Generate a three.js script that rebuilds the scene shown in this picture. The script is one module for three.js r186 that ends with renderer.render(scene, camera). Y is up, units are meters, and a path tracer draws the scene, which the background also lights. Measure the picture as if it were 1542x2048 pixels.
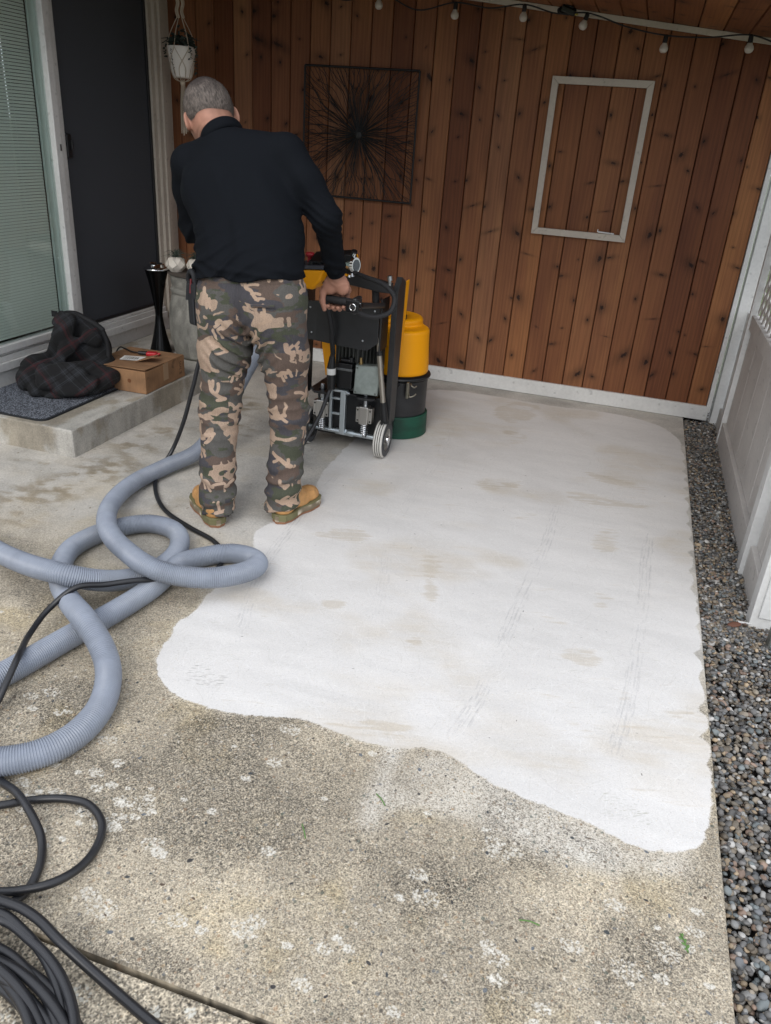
import * as THREE from 'three';
import { mergeGeometries, mergeVertices, toCreasedNormals } from 'three/addons/utils/BufferGeometryUtils.js';
import { RoundedBoxGeometry } from 'three/addons/geometries/RoundedBoxGeometry.js';

// ---------------------------------------------------------------- camera, sky, sun, exposure
const scene = new THREE.Scene();
const camera = new THREE.PerspectiveCamera(66.46, 771 / 1024, 0.05, 400);
camera.position.set(-0.488, 1.6, 5.475);
camera.up.set(-0.18948, 0.89804, -0.39702);
camera.lookAt(-0.488 - 0.2469, 1.6 - 0.43493, 5.475 - 0.86595);
const renderer = new THREE.WebGLRenderer({ antialias: true });
renderer.toneMapping = THREE.LinearToneMapping;
renderer.toneMappingExposure = 1.22;
renderer.shadowMap.enabled = true;
{ // overcast sky: bright cloud deck, a third as bright at the horizon
  const w = 256, h = 128, d = new Float32Array(w * h * 4);
  for (let j = 0; j < h; j++) for (let i = 0; i < w; i++) {
    const el = ((j + 0.5) / h - 0.5) * Math.PI, az = (i / w) * Math.PI * 2, s = Math.max(0, Math.sin(el));
    let c = 0;
    for (let k = 1; k < 5; k++) c += Math.sin(az * k * 2 + k * 1.7 + Math.sin(el * 5 * k + k)) * Math.cos(el * 4 * k + k * 2.3) / k;
    const L = 1.22 * (0.86 + 0.14 * s) * (1 + 0.07 * c * s), o = (j * w + i) * 4;
    d[o] = L * 0.96; d[o + 1] = L * 1.005; d[o + 2] = L * 1.1; d[o + 3] = 1;
  }
  const t = new THREE.DataTexture(d, w, h, THREE.RGBAFormat, THREE.FloatType);
  t.mapping = THREE.EquirectangularReflectionMapping; t.magFilter = THREE.LinearFilter; t.needsUpdate = true;
  scene.background = t; scene.environment = t;
}
const sun = new THREE.DirectionalLight(0xfffaf4, 1.15);
sun.position.set(-1.2, 7.2, 11); sun.target.position.set(-1.6, 0, 1); scene.add(sun, sun.target);
sun.castShadow = true; sun.shadow.radius = 48; sun.shadow.mapSize.set(2048, 2048);
Object.assign(sun.shadow.camera, { left: -8, right: 8, top: 8, bottom: -8, near: 0.5, far: 30 });

// ---------------------------------------------------------------- helpers
let seed = 12345;
const srand = (s) => { seed = s >>> 0; };
const rnd = () => { seed = (seed + 0x6D2B79F5) >>> 0; let t = seed; t = Math.imul(t ^ (t >>> 15), t | 1); t ^= t + Math.imul(t ^ (t >>> 7), t | 61); return ((t ^ (t >>> 14)) >>> 0) / 4294967296; };
const rr = (a, b) => a + (b - a) * rnd();
const NT = new Float32Array(65536); srand(7); for (let i = 0; i < 65536; i++) NT[i] = rnd();
function vn(x, y) { // value noise 0..1
  const xi = Math.floor(x), yi = Math.floor(y); let fx = x - xi, fy = y - yi;
  fx = fx * fx * (3 - 2 * fx); fy = fy * fy * (3 - 2 * fy);
  const a = (yi & 255) << 8, b = ((yi + 1) & 255) << 8, c = xi & 255, d = (xi + 1) & 255;
  const p = NT[a + c], q = NT[a + d], r = NT[b + c], s = NT[b + d];
  return p + (q - p) * fx + (r - p) * fy + (p - q - r + s) * fx * fy;
}
const fbm = (x, y, o = 4) => { let s = 0, a = 0.5, n = 0; for (let k = 0; k < o; k++) { s += a * vn(x, y); n += a; a *= 0.5; x = x * 2.03 + 17.3; y = y * 2.03 + 5.7; } return s / n; };
const vn3 = (x, y, z) => { const zi = Math.floor(z), f = z - zi, s = f * f * (3 - 2 * f); return vn(x + zi * 37.31, y + zi * 17.77) * (1 - s) + vn(x + (zi + 1) * 37.31, y + (zi + 1) * 17.77) * s; };
const clamp = (v, a = 0, b = 1) => Math.min(b, Math.max(a, v));
const sst = (a, b, v) => { const t = clamp((v - a) / (b - a)); return t * t * (3 - 2 * t); };
const mix = (a, b, t) => a + (b - a) * t;
const V = (x, y, z) => new THREE.Vector3(x, y, z);
const cv = (w, h) => { const c = document.createElement('canvas'); c.width = w; c.height = h; return c; };
const cvTex = (c, srgb = true) => { const t = new THREE.CanvasTexture(c); if (srgb) t.colorSpace = THREE.SRGBColorSpace; t.wrapS = t.wrapT = THREE.RepeatWrapping; t.anisotropy = 8; return t; };
function dataTex(w, h, fn, srgb = true) { // fn(u,v) -> [r,g,b] 0..255, v up
  const d = new Uint8Array(w * h * 4);
  for (let j = 0; j < h; j++) for (let i = 0; i < w; i++) { const c = fn((i + 0.5) / w, (j + 0.5) / h), o = (j * w + i) * 4; d[o] = clamp(c[0], 0, 255); d[o + 1] = clamp(c[1], 0, 255); d[o + 2] = clamp(c[2], 0, 255); d[o + 3] = 255; }
  const t = new THREE.DataTexture(d, w, h); if (srgb) t.colorSpace = THREE.SRGBColorSpace;
  t.magFilter = THREE.LinearFilter; t.minFilter = THREE.LinearMipmapLinearFilter; t.generateMipmaps = true; t.wrapS = t.wrapT = THREE.RepeatWrapping; t.needsUpdate = true; return t;
}
const mat = (color, roughness = 0.7, o = {}) => new THREE.MeshPhysicalMaterial({ color, roughness, metalness: 0, ...o });
const metal = (color, roughness = 0.3, o = {}) => mat(color, roughness, { metalness: 1, ...o });

const used = {};
function nm(n) { const k = used[n] = (used[n] ?? -1) + 1; return k ? `${n}_${String(k).padStart(3, '0')}` : n; }
function shade(o) { o.traverse((m) => { if (m.isMesh) { m.castShadow = m.receiveShadow = true; } }); return o; }
function tag(o, label, category, group, kind) { Object.assign(o.userData, { label, category }); if (group) o.userData.group = group; if (kind) o.userData.kind = kind; return o; }
function struct(name, g, m, label, category = 'ground') { const o = new THREE.Mesh(g, m); o.name = nm(name); scene.add(o); tag(o, label, category, null, 'structure'); return shade(o); }
function thing(name, label, category, p = [0, 0, 0], turn = 0, group) { const o = new THREE.Group(); o.name = nm(name); o.position.set(...p); o.rotation.y = turn; scene.add(o); return tag(o, label, category, group); }
function part(parent, name, g, m, label) { const o = new THREE.Mesh(Array.isArray(g) ? merge(g) : g, m); o.name = name; parent.add(o); o.castShadow = o.receiveShadow = true; if (label) o.userData.label = label; return o; }
function single(name, g, m, label, category, group, kind) { const o = new THREE.Mesh(Array.isArray(g) ? merge(g) : g, m); o.name = nm(name); scene.add(o); shade(o); return tag(o, label, category, group, kind); }
function merge(gs) { gs = gs.map((g) => { g = g.index ? g.toNonIndexed() : g.clone(); for (const k of Object.keys(g.attributes)) if (!['position', 'normal', 'uv'].includes(k)) g.deleteAttribute(k); if (!g.attributes.uv) g.setAttribute('uv', new THREE.BufferAttribute(new Float32Array(g.attributes.position.count * 2), 2)); return g; }); return mergeGeometries(gs); }
// shapes (all return geometry already placed)
const put = (g, x = 0, y = 0, z = 0, rx = 0, ry = 0, rz = 0) => { if (rx || ry || rz) g.applyMatrix4(new THREE.Matrix4().makeRotationFromEuler(new THREE.Euler(rx, ry, rz))); return g.translate(x, y, z); };
function boxUV(g) { // uv in metres by dominant normal
  g = g.index ? g.toNonIndexed() : g; const p = g.attributes.position, n = g.attributes.normal, uv = new Float32Array(p.count * 2);
  for (let i = 0; i < p.count; i += 3) {
    const nx = Math.abs(n.getX(i) + n.getX(i + 1) + n.getX(i + 2)), ny = Math.abs(n.getY(i) + n.getY(i + 1) + n.getY(i + 2)), nz = Math.abs(n.getZ(i) + n.getZ(i + 1) + n.getZ(i + 2));
    for (let k = i; k < i + 3; k++) { const x = p.getX(k), y = p.getY(k), z = p.getZ(k); if (ny >= nx && ny >= nz) { uv[k * 2] = x; uv[k * 2 + 1] = -z; } else if (nx >= nz) { uv[k * 2] = z; uv[k * 2 + 1] = y; } else { uv[k * 2] = x; uv[k * 2 + 1] = y; } }
  }
  g.setAttribute('uv', new THREE.BufferAttribute(uv, 2)); return g;
}
// rounded box from min / max corners
function bb(x0, y0, z0, x1, y1, z1, r = 0.003, seg = 2) { const w = x1 - x0, h = y1 - y0, d = z1 - z0; r = Math.min(r, w * 0.49, h * 0.49, d * 0.49); const g = new RoundedBoxGeometry(w, h, d, seg, r); g.translate((x0 + x1) / 2, (y0 + y1) / 2, (z0 + z1) / 2); return boxUV(g); }
const cyl = (r0, r1, h, n = 24, open = false) => new THREE.CylinderGeometry(r1, r0, h, n, 1, open);
function rod(a, b, r, r2 = r, n = 16) { const A = V(...a), B = V(...b), d = B.clone().sub(A), g = cyl(r, r2, d.length(), n); g.applyQuaternion(new THREE.Quaternion().setFromUnitVectors(V(0, 1, 0), d.clone().normalize())); return g.translate(...A.add(B).multiplyScalar(0.5).toArray()); }
const curve = (pts, closed = false, t = 0.5) => new THREE.CatmullRomCurve3(pts.map((p) => V(...p)), closed, t === 0.5 ? 'centripetal' : 'catmullrom', t);
const tube = (pts, r, n = 60, m = 10, closed = false) => new THREE.TubeGeometry(curve(pts, closed), n, r, m, closed);
function capTube(pts, r, n = 60, m = 10) { const c = curve(pts), g = [new THREE.TubeGeometry(c, n, r, m)]; for (const t of [0, 1]) g.push(new THREE.SphereGeometry(r, m, 8).translate(...c.getPoint(t).toArray())); return merge(g); }
const lathe = (pts, n = 48) => new THREE.LatheGeometry(pts.map((p) => new THREE.Vector2(p[0], p[1])), n);
function prism(poly, depth, bevel = 0, hole) { // polygon in xy, extruded along +z
  const s = new THREE.Shape(poly.map((p) => new THREE.Vector2(p[0], p[1]))); for (const h of hole || []) s.holes.push(new THREE.Path(h.map((p) => new THREE.Vector2(p[0], p[1]))));
  return new THREE.ExtrudeGeometry(s, { depth: depth - 2 * bevel, bevelEnabled: bevel > 0, bevelThickness: bevel, bevelSize: bevel, bevelOffset: -bevel, bevelSegments: 2, curveSegments: 12 }).translate(0, 0, bevel);
}
const circ = (x, y, r, n = 20) => Array.from({ length: n }, (_, i) => [x + r * Math.cos(i / n * 6.28319), y + r * Math.sin(i / n * 6.28319)]);
// naive surface nets over a signed distance field
function nets(f, lo, hi, cell) {
  const nx = Math.ceil((hi[0] - lo[0]) / cell) + 1, ny = Math.ceil((hi[1] - lo[1]) / cell) + 1, nz = Math.ceil((hi[2] - lo[2]) / cell) + 1;
  const F = new Float32Array(nx * ny * nz), pos = [], idx = [], vid = new Int32Array(nx * ny * nz).fill(-1);
  // coarse skip: evaluate every 4th, refine only where near the surface
  const S = 4, far = cell * S * 1.9;
  for (let k = 0; k < nz; k += S) for (let j = 0; j < ny; j += S) for (let i = 0; i < nx; i += S) {
    const v0 = f(lo[0] + (i + 1.5) * cell, lo[1] + (j + 1.5) * cell, lo[2] + (k + 1.5) * cell), near = Math.abs(v0) < far;
    for (let c = k; c < Math.min(nz, k + S); c++) for (let b = j; b < Math.min(ny, j + S); b++) for (let a = i; a < Math.min(nx, i + S); a++)
      F[(c * ny + b) * nx + a] = near ? f(lo[0] + a * cell, lo[1] + b * cell, lo[2] + c * cell) : v0;
  }
  const at = (i, j, k) => (k * ny + j) * nx + i;
  for (let k = 0; k < nz - 1; k++) for (let j = 0; j < ny - 1; j++) for (let i = 0; i < nx - 1; i++) {
    let m = 0; const c = [];
    for (let q = 0; q < 8; q++) { const v = F[at(i + (q & 1), j + ((q >> 1) & 1), k + (q >> 2))]; c.push(v); if (v < 0) m |= 1 << q; }
    if (m === 0 || m === 255) continue;
    let sx = 0, sy = 0, sz = 0, n = 0;
    for (let q = 0; q < 8; q++) for (const e of [1, 2, 4]) if (!(q & e)) { const r = q | e, a = c[q], b = c[r]; if ((a < 0) !== (b < 0)) { const t = a / (a - b); sx += (q & 1) + (e === 1 ? t : 0); sy += ((q >> 1) & 1) + (e === 2 ? t : 0); sz += (q >> 2) + (e === 4 ? t : 0); n++; } }
    vid[at(i, j, k)] = pos.length / 3; pos.push(lo[0] + (i + sx / n) * cell, lo[1] + (j + sy / n) * cell, lo[2] + (k + sz / n) * cell);
  }
  const quad = (a, b, c, d, flip) => { if (a < 0 || b < 0 || c < 0 || d < 0) return; if (flip) idx.push(a, c, b, a, d, c); else idx.push(a, b, c, a, c, d); };
  for (let k = 1; k < nz - 1; k++) for (let j = 1; j < ny - 1; j++) for (let i = 1; i < nx - 1; i++) {
    const v = F[at(i, j, k)] < 0;
    if (v !== F[at(i + 1, j, k)] < 0) quad(vid[at(i, j - 1, k - 1)], vid[at(i, j, k - 1)], vid[at(i, j, k)], vid[at(i, j - 1, k)], !v);
    if (v !== F[at(i, j + 1, k)] < 0) quad(vid[at(i - 1, j, k - 1)], vid[at(i - 1, j, k)], vid[at(i, j, k)], vid[at(i, j, k - 1)], !v);
    if (v !== F[at(i, j, k + 1)] < 0) quad(vid[at(i - 1, j - 1, k)], vid[at(i, j - 1, k)], vid[at(i, j, k)], vid[at(i - 1, j, k)], !v);
  }
  const g = new THREE.BufferGeometry(); g.setAttribute('position', new THREE.Float32BufferAttribute(pos, 3)); g.setIndex(idx); g.computeVertexNormals(); return g;
}
const smin = (a, b, k) => { const h = Math.max(k - Math.abs(a - b), 0) / k; return Math.min(a, b) - h * h * k * 0.25; };
// distance to a tapered capsule, bone = [ax,ay,az,ra, bx,by,bz,rb]
function cap(px, py, pz, B) {
  const bx = B[4] - B[0], by = B[5] - B[1], bz = B[6] - B[2], x = px - B[0], y = py - B[1], z = pz - B[2];
  const t = clamp((x * bx + y * by + z * bz) / (bx * bx + by * by + bz * bz)), dx = x - bx * t, dy = y - by * t, dz = z - bz * t;
  return Math.sqrt(dx * dx + dy * dy + dz * dz) - (B[3] + (B[7] - B[3]) * t);
}
// rotated ellipsoid: E = [cx,cy,cz, rx,ry,rz, inverse rotation matrix elements (9)]
const ellR = (c, r, rx = 0, ry = 0, rz = 0) => { const e = new THREE.Matrix4().makeRotationFromEuler(new THREE.Euler(rx, ry, rz, 'YXZ')).transpose().elements; return [...c, ...r, e[0], e[4], e[8], e[1], e[5], e[9], e[2], e[6], e[10]]; };
function ell(px, py, pz, E) {
  const x = px - E[0], y = py - E[1], z = pz - E[2];
  const a = (E[6] * x + E[7] * y + E[8] * z), b = (E[9] * x + E[10] * y + E[11] * z), c = (E[12] * x + E[13] * y + E[14] * z);
  const k0 = Math.sqrt(a * a / E[3] / E[3] + b * b / E[4] / E[4] + c * c / E[5] / E[5]), k1 = Math.sqrt(a * a / E[3] ** 4 + b * b / E[4] ** 4 + c * c / E[5] ** 4);
  return k1 < 1e-9 ? -Math.min(E[3], E[4], E[5]) : k0 * (k0 - 1) / k1;
}

// ---------------------------------------------------------------- ground: lawn and soil, patio slab, gravel
const XW = -3.83, ZJ = 4.6;
{
  const t = dataTex(256, 256, (u, v) => { const n = fbm(u * 24, v * 24, 4), m = vn(u * 120, v * 120); const k = 0.6 + 0.5 * n + 0.3 * m; return [74 * k, 84 * k, 46 * k]; });
  t.repeat.set(80, 80);
  struct('ground', new THREE.PlaneGeometry(240, 240).rotateX(-Math.PI / 2).translate(0, -0.14, 0), mat(0xffffff, 0.95, { map: t }), 'lawn around the patio out to the horizon');
  struct('soil', new THREE.PlaneGeometry(1.6, 9).rotateX(-Math.PI / 2).translate(0.72, -0.075, 3.5), mat(new THREE.Color().setRGB(0.035, 0.03, 0.026), 0.95), 'dark soil under the gravel strip');
}
// the ground-down (dusty white) part of the slab, seen from above: [x, z]
const SCALLOPS = []; srand(17); for (let z = 0.72; z < 3.6;) { const L = rr(0.11, 0.21), d = rr(0.014, 0.034); for (let t = 0; t < 0.95; t += 0.16) SCALLOPS.push([-0.007 - d * Math.pow(Math.abs(2 * t - 1), 3) - 0.004 * Math.sin(z * 9), z + t * L]); z += L; }
const GROUND_EDGE = [...[[-1.694, 0.201], [-1.230, 0.175], [-0.876, 0.215], [-0.545, 0.152], [-0.312, 0.176], [-0.119, 0.293], [-0.025, 0.520]], ...SCALLOPS, ...[[-0.014, 3.660], [-0.023, 3.737], [-0.044, 3.807], [-0.076, 3.846], [-0.126, 3.873], [-0.188, 3.887], [-0.250, 3.878], [-0.315, 3.856], [-0.368, 3.848], [-0.450, 3.834], [-0.533, 3.825], [-0.636, 3.796], [-0.736, 3.742], [-0.798, 3.734], [-0.878, 3.770], [-0.964, 3.787], [-1.046, 3.777], [-1.132, 3.761], [-1.209, 3.769], [-1.284, 3.784], [-1.369, 3.814], [-1.449, 3.820], [-1.535, 3.820], [-1.628, 3.795], [-1.697, 3.743], [-1.744, 3.677], [-1.769, 3.598], [-1.768, 3.537], [-1.794, 3.496], [-1.787, 3.425], [-1.771, 3.347], [-1.793, 3.263], [-1.781, 3.179], [-1.737, 3.098], [-1.719, 2.982], [-1.746, 2.904], [-1.826, 2.821], [-1.857, 2.734], [-1.845, 2.649], [-1.776, 2.534], [-1.756, 2.316], [-1.849, 1.990], [-1.846, 1.782], [-1.858, 1.579], [-1.848, 1.413], [-1.838, 1.265], [-1.840, 0.900], [-1.800, 0.500]]];
const NEAR_EDGE = GROUND_EDGE.findIndex((p) => p[1] === 3.873);
const TRACKS = [[[-1.769, 1.758], [-1.756, 2.220], [-1.726, 2.647], [-1.700, 2.929], [-1.629, 3.229], [-1.547, 3.487]], [[-1.394, 0.926], [-1.341, 1.457], [-1.330, 2.012], [-1.311, 2.452], [-1.233, 2.807], [-1.157, 3.134], [-1.089, 3.431], [-1.024, 3.698]], [[-0.641, 1.841], [-0.640, 2.247], [-0.663, 2.639], [-0.685, 3.001], [-0.692, 3.172], [-0.708, 3.441], [-0.741, 3.654]], [[-0.196, 1.931], [-0.210, 2.252], [-0.213, 2.566], [-0.226, 2.839], [-0.234, 3.072], [-0.263, 3.413], [-0.279, 3.559]]];
const BEIGE = [[[-0.620, 1.295], [-0.387, 1.334], [-0.202, 1.391], [-0.088, 1.441], [-0.201, 1.461], [-0.407, 1.456]], [[-0.651, 1.646], [-0.500, 1.607], [-0.248, 1.665], [-0.026, 1.479], [-0.223, 1.691], [-0.438, 1.776], [-0.589, 1.751]], [[-1.115, 1.769], [-1.031, 1.655], [-0.832, 1.651], [-0.940, 1.788], [-1.042, 1.803]], [[-1.137, 2.577], [-1.045, 2.631], [-0.977, 2.692], [-1.044, 2.722], [-0.968, 2.938], [-1.012, 2.996]], [[-1.026, 3.281], [-0.977, 3.127], [-0.929, 3.272], [-0.981, 3.310]], [[-1.028, 3.114], [-0.930, 3.089], [-1.011, 3.141]], [[-0.509, 3.094], [-0.393, 3.012], [-0.317, 3.107], [-0.381, 3.164], [-0.469, 3.140]], [[-0.466, 2.057], [-0.309, 1.984], [-0.342, 2.263], [-0.447, 2.311]], [[-0.423, 2.617], [-0.285, 2.638], [-0.392, 2.782]], [[-1.390, 3.124], [-1.303, 3.086], [-1.285, 3.134], [-1.370, 3.172]], [[-1.122, 0.779], [-0.918, 0.874], [-0.893, 1.050], [-1.030, 1.122]], [[-0.196, 3.336], [-0.041, 3.221], [-0.029, 3.293], [-0.181, 3.367]], [[-1.454, 1.251], [-1.366, 1.111], [-1.350, 1.420]], [[-0.295, 3.216], [-0.198, 3.231], [-0.289, 3.348]], [[-1.216, 0.256], [-0.879, 0.192], [-0.975, 0.700], [-1.198, 0.714]], [[-0.457, 3.467], [-0.373, 3.470], [-0.357, 3.487], [-0.417, 3.488]], [[-1.686, 2.628], [-1.403, 2.496], [-1.355, 2.603], [-1.551, 2.669]], [[-1.076, 3.695], [-0.928, 3.659], [-0.811, 3.682], [-0.974, 3.760]]];
const BROWN = [[-2.884, 2.088, 0.16], [-2.869, 1.816, 0.12], [-2.793, 2.355, 0.14], [-2.901, 2.780, 0.16], [-2.875, 2.672, 0.12], [-2.865, 2.499, 0.15], [-2.983, 2.910, 0.14], [-2.344, 2.660, 0.08], [-2.810, 3.051, 0.12], [-3.2, 2.50, 0.12], [-2.6, 1.6, 0.2], [-2.75, 1.2, 0.2]];
const DARK = [[-1.170, 3.894, 0.07], [-1.128, 3.920, 0.05], [-1.349, 3.854, 0.08], [-1.047, 3.969, 0.09], [-1.440, 3.867, 0.06], [-1.558, 3.867, 0.05], [-0.852, 3.950, 0.05], [-0.851, 4.041, 0.05], [-0.850, 4.125, 0.09], [-1.533, 4.039, 0.08], [-1.851, 4.057, 0.1], [-0.298, 3.929, 0.06], [-0.235, 3.954, 0.05], [-0.640, 4.139, 0.12], [-1.25, 4.02, 0.1], [-0.4, 4.25, 0.1], [-0.15, 4.2, 0.07], [-1.0, 4.2, 0.1], [-1.7, 3.9, 0.08], [-1.9, 3.7, 0.07]];
function slabMaterial(x0, x1, z0, z1, w, h, sd) {
  const kx = w / (x1 - x0), kz = h / (z1 - z0), X = (x) => (x - x0) * kx, Z = (z) => (z - z0) * kz;
  const draw = (fn, blur = 0) => { const c = cv(w, h), g = c.getContext('2d'); g.fillStyle = '#000'; g.fillRect(0, 0, w, h); if (blur) g.filter = `blur(${blur * kx}px)`; fn(g); const d = g.getImageData(0, 0, w, h).data, o = new Uint8Array(w * h); for (let i = 0; i < o.length; i++) o[i] = d[i * 4]; return o; };
  const smooth = (g, P, close) => { // rounded path through the points
    g.beginPath(); const n = P.length;
    if (close) { g.moveTo(X((P[0][0] + P[n - 1][0]) / 2), Z((P[0][1] + P[n - 1][1]) / 2)); for (let i = 0; i < n; i++) { const q = P[(i + 1) % n]; g.quadraticCurveTo(X(P[i][0]), Z(P[i][1]), X((P[i][0] + q[0]) / 2), Z((P[i][1] + q[1]) / 2)); } g.closePath(); }
    else { g.moveTo(X(P[0][0]), Z(P[0][1])); for (let i = 1; i < n - 1; i++) { const q = P[i + 1]; g.quadraticCurveTo(X(P[i][0]), Z(P[i][1]), X((P[i][0] + q[0]) / 2), Z((P[i][1] + q[1]) / 2)); } g.lineTo(X(P[n - 1][0]), Z(P[n - 1][1])); }
  };
  const M = draw((g) => { g.fillStyle = '#fff'; smooth(g, GROUND_EDGE, true); g.fill(); }, 0.006);
  const M2 = draw((g) => { g.fillStyle = '#fff'; smooth(g, GROUND_EDGE, true); g.fill(); }, 0.022);
  const W = draw((g) => { g.fillStyle = '#fff'; smooth(g, [...GROUND_EDGE.slice(NEAR_EDGE, NEAR_EDGE + 10), [-0.85, 3.9], [-0.95, 4.05], [-0.72, 3.95], [-0.55, 3.98], [-0.35, 4.02], [-0.1, 3.95], [-0.05, 3.86]], true); g.globalAlpha = 0.5; g.fill(); g.globalAlpha = 0.75; g.lineWidth = 0.05 * kx; g.strokeStyle = '#fff'; g.lineCap = 'round'; smooth(g, [[-0.89, 3.77], [-0.89, 3.87], [-0.885, 3.97], [-0.875, 4.06]]); g.stroke(); }, 0.02);
  const B = draw((g) => { g.fillStyle = '#fff'; for (const p of BEIGE) { smooth(g, p, true); g.fill(); } }, 0.016);
  const T = draw((g) => { g.strokeStyle = '#fff'; g.lineCap = 'round'; srand(sd + 70); TRACKS.forEach((p, k) => { const cu = new THREE.CatmullRomCurve3(p.map((q) => V(q[0], 0, q[1]))), L = cu.getLength(), st = [0.9, 0.5, 0.85, 0.8][k]; for (let n = 0; n < 520; n++) { const t = rnd(), d = rr(0.008, 0.06) / L, pa = cu.getPoint(t), pb = cu.getPoint(Math.min(1, t + d)), lane = [-0.021, -0.008, 0.006, 0.02][n & 3] + rr(-0.004, 0.004), gate = sst(0.25, 0.7, vn(t * 7 + k * 9, k * 3.7)); if (rnd() > 0.12 + gate) continue; g.globalAlpha = st * rr(0.1, 0.5); g.lineWidth = rr(0.0012, 0.005) * kx; g.beginPath(); g.moveTo(X(pa.x + lane), Z(pa.z)); g.lineTo(X(pb.x + lane + rr(-0.002, 0.002)), Z(pb.z)); g.stroke(); } }); }, 0);
  const R = draw((g) => { g.fillStyle = '#fff'; for (const [x, z, r] of BROWN) { g.globalAlpha = 0.7; g.beginPath(); g.ellipse(X(x), Z(z), r * kx, r * 0.7 * kz, 0.4, 0, 7); g.fill(); } }, 0.05);
  const D = draw((g) => { g.fillStyle = '#fff'; for (const [x, z, r] of DARK) { g.globalAlpha = 0.6; g.beginPath(); g.ellipse(X(x), Z(z), r * kx, r * 0.6 * kz, 0.3, 0, 7); g.fill(); } }, 0.03);
  const c = cv(w, h), g = c.getContext('2d'), im = g.createImageData(w, h), d = im.data, bump = new Uint8Array(w * h);
  // slow fields are computed on a coarse grid and read back smoothly
  const coarse = (fn, q) => { const nw = Math.ceil(w / q) + 2, nh = Math.ceil(h / q) + 2, A = new Float32Array(nw * nh); for (let j = 0; j < nh; j++) for (let i = 0; i < nw; i++) A[j * nw + i] = fn(x0 + i * q / kx, z0 + j * q / kz); return (i, j) => { const u = i / q, v = j / q, a = Math.floor(u), b = Math.floor(v), s = u - a, t = v - b, o = b * nw + a; return (A[o] * (1 - s) + A[o + 1] * s) * (1 - t) + (A[o + nw] * (1 - s) + A[o + nw + 1] * s) * t; }; };
  const Fbig = coarse((x, z) => fbm(x * 2.1 + 3, z * 2.1, 3), 16), Fmid = coarse((x, z) => fbm(x * 9, z * 9 + 40, 3), 6), Fdk = coarse((x, z) => 0.6 * sst(0.46, 0.66, fbm(x * 4.3 + 20, z * 4.3, 4)), 6), Fcr = coarse((x, z) => sst(0.42, 0.66, fbm(x * 3.4 + 60, z * 3.4 + 7, 4)), 6), Fyl = coarse((x, z) => 0.6 * sst(0.5, 0.75, fbm(x * 6 + 70, z * 6, 3)), 8);
  const Fbr = coarse((x, z) => sst(0.36, 0.7, fbm(x * 14 + 5, z * 22, 4)), 4), Fsw = coarse((x, z) => fbm(x * 6 + 2.2 * vn(z * 3, x * 3), z * 19, 4), 3), Fbg = coarse((x, z) => sst(0.47, 0.72, fbm(x * 2.6 + 31, z * 3.4 + 2, 3)), 8), Fed = coarse((x, z) => (fbm(x * 34, z * 34, 3) - 0.5), 3);
  for (let j = 0; j < h; j++) for (let i = 0; i < w; i++) {
    const x = x0 + (i + 0.5) / kx, z = z0 + (j + 0.5) / kz, o = j * w + i, mid = Fmid(i, j), big = Fbig(i, j), fin2 = vn(x * 420 + 9, z * 420);
    const m = M[o] === 255 ? 1 : M[o] === 0 ? 0 : sst(0.25, 0.75, M[o] / 255 + Fed(i, j) * 1.0 + (fin2 - 0.5) * 0.35);
    let r = 0, gr = 0, b = 0, hgt = 120;
    if (m < 1) {
      const fine = vn(x * 190, z * 190), wet = sst(2.75, 3.7, z + (big - 0.5) * 1.0 + (x + 1.6) * 0.12); // rain-weathered, lichen-grown front of the slab
      if (wet < 1) { // smooth concrete under the roof
        const k = 0.97 + 0.24 * (mid - 0.5) + 0.2 * (big - 0.5) + 0.12 * (fine - 0.5) + 0.08 * (fin2 - 0.5);
        const br = clamp(R[o] / 255 * 1.25 * Fbr(i, j) + 0.3 * sst(0.52, 0.8, big) * sst(0.4, 0.7, mid));
        r = mix(188, 138, br) * k; gr = mix(184, 127, br) * k; b = mix(176, 108, br) * k; hgt = 120 + 40 * (fine - 0.5) + 30 * (fin2 - 0.5);
      }
      if (wet > 0) { // sandy, pitted, mottled
        const gn = vn(x * 470 + 50, z * 470), g2 = vn(x * 230 + 11, z * 230 + 3), dk = clamp(D[o] / 255 * 1.1 * sst(0.3, 0.6, mid) + Fdk(i, j)), cr = Fcr(i, j) * (1 - dk);
        const gran = (gn - 0.5) * 0.72 + (g2 - 0.5) * 0.36 + (fin2 - 0.5) * 0.3, kk = Math.max(0.22, 1 + gran * (0.7 + 0.45 * dk) + 0.24 * (mid - 0.5) - 0.22 * dk + 0.1 * cr);
        const lt = clamp(W[o] / 255 * (0.6 + 1.1 * mid) * (0.8 + gran) + 0.75 * M2[o] / 255 * sst(0.3, 0.7, mid) * (0.6 + gran)), ol = sst(0.36, 0.72, Fyl(i, j) * 0.4 + mid * 0.65);
        r = mix(r, mix((159 - 10 * ol) * kk, 214, lt), wet); gr = mix(gr, mix((149 - 12 * ol) * kk, 210, lt), wet); b = mix(b, mix((131 - 18 * ol) * kk, 202, lt), wet);
        hgt = mix(hgt, 110 + gran * 130, wet);
      }
    }
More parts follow.
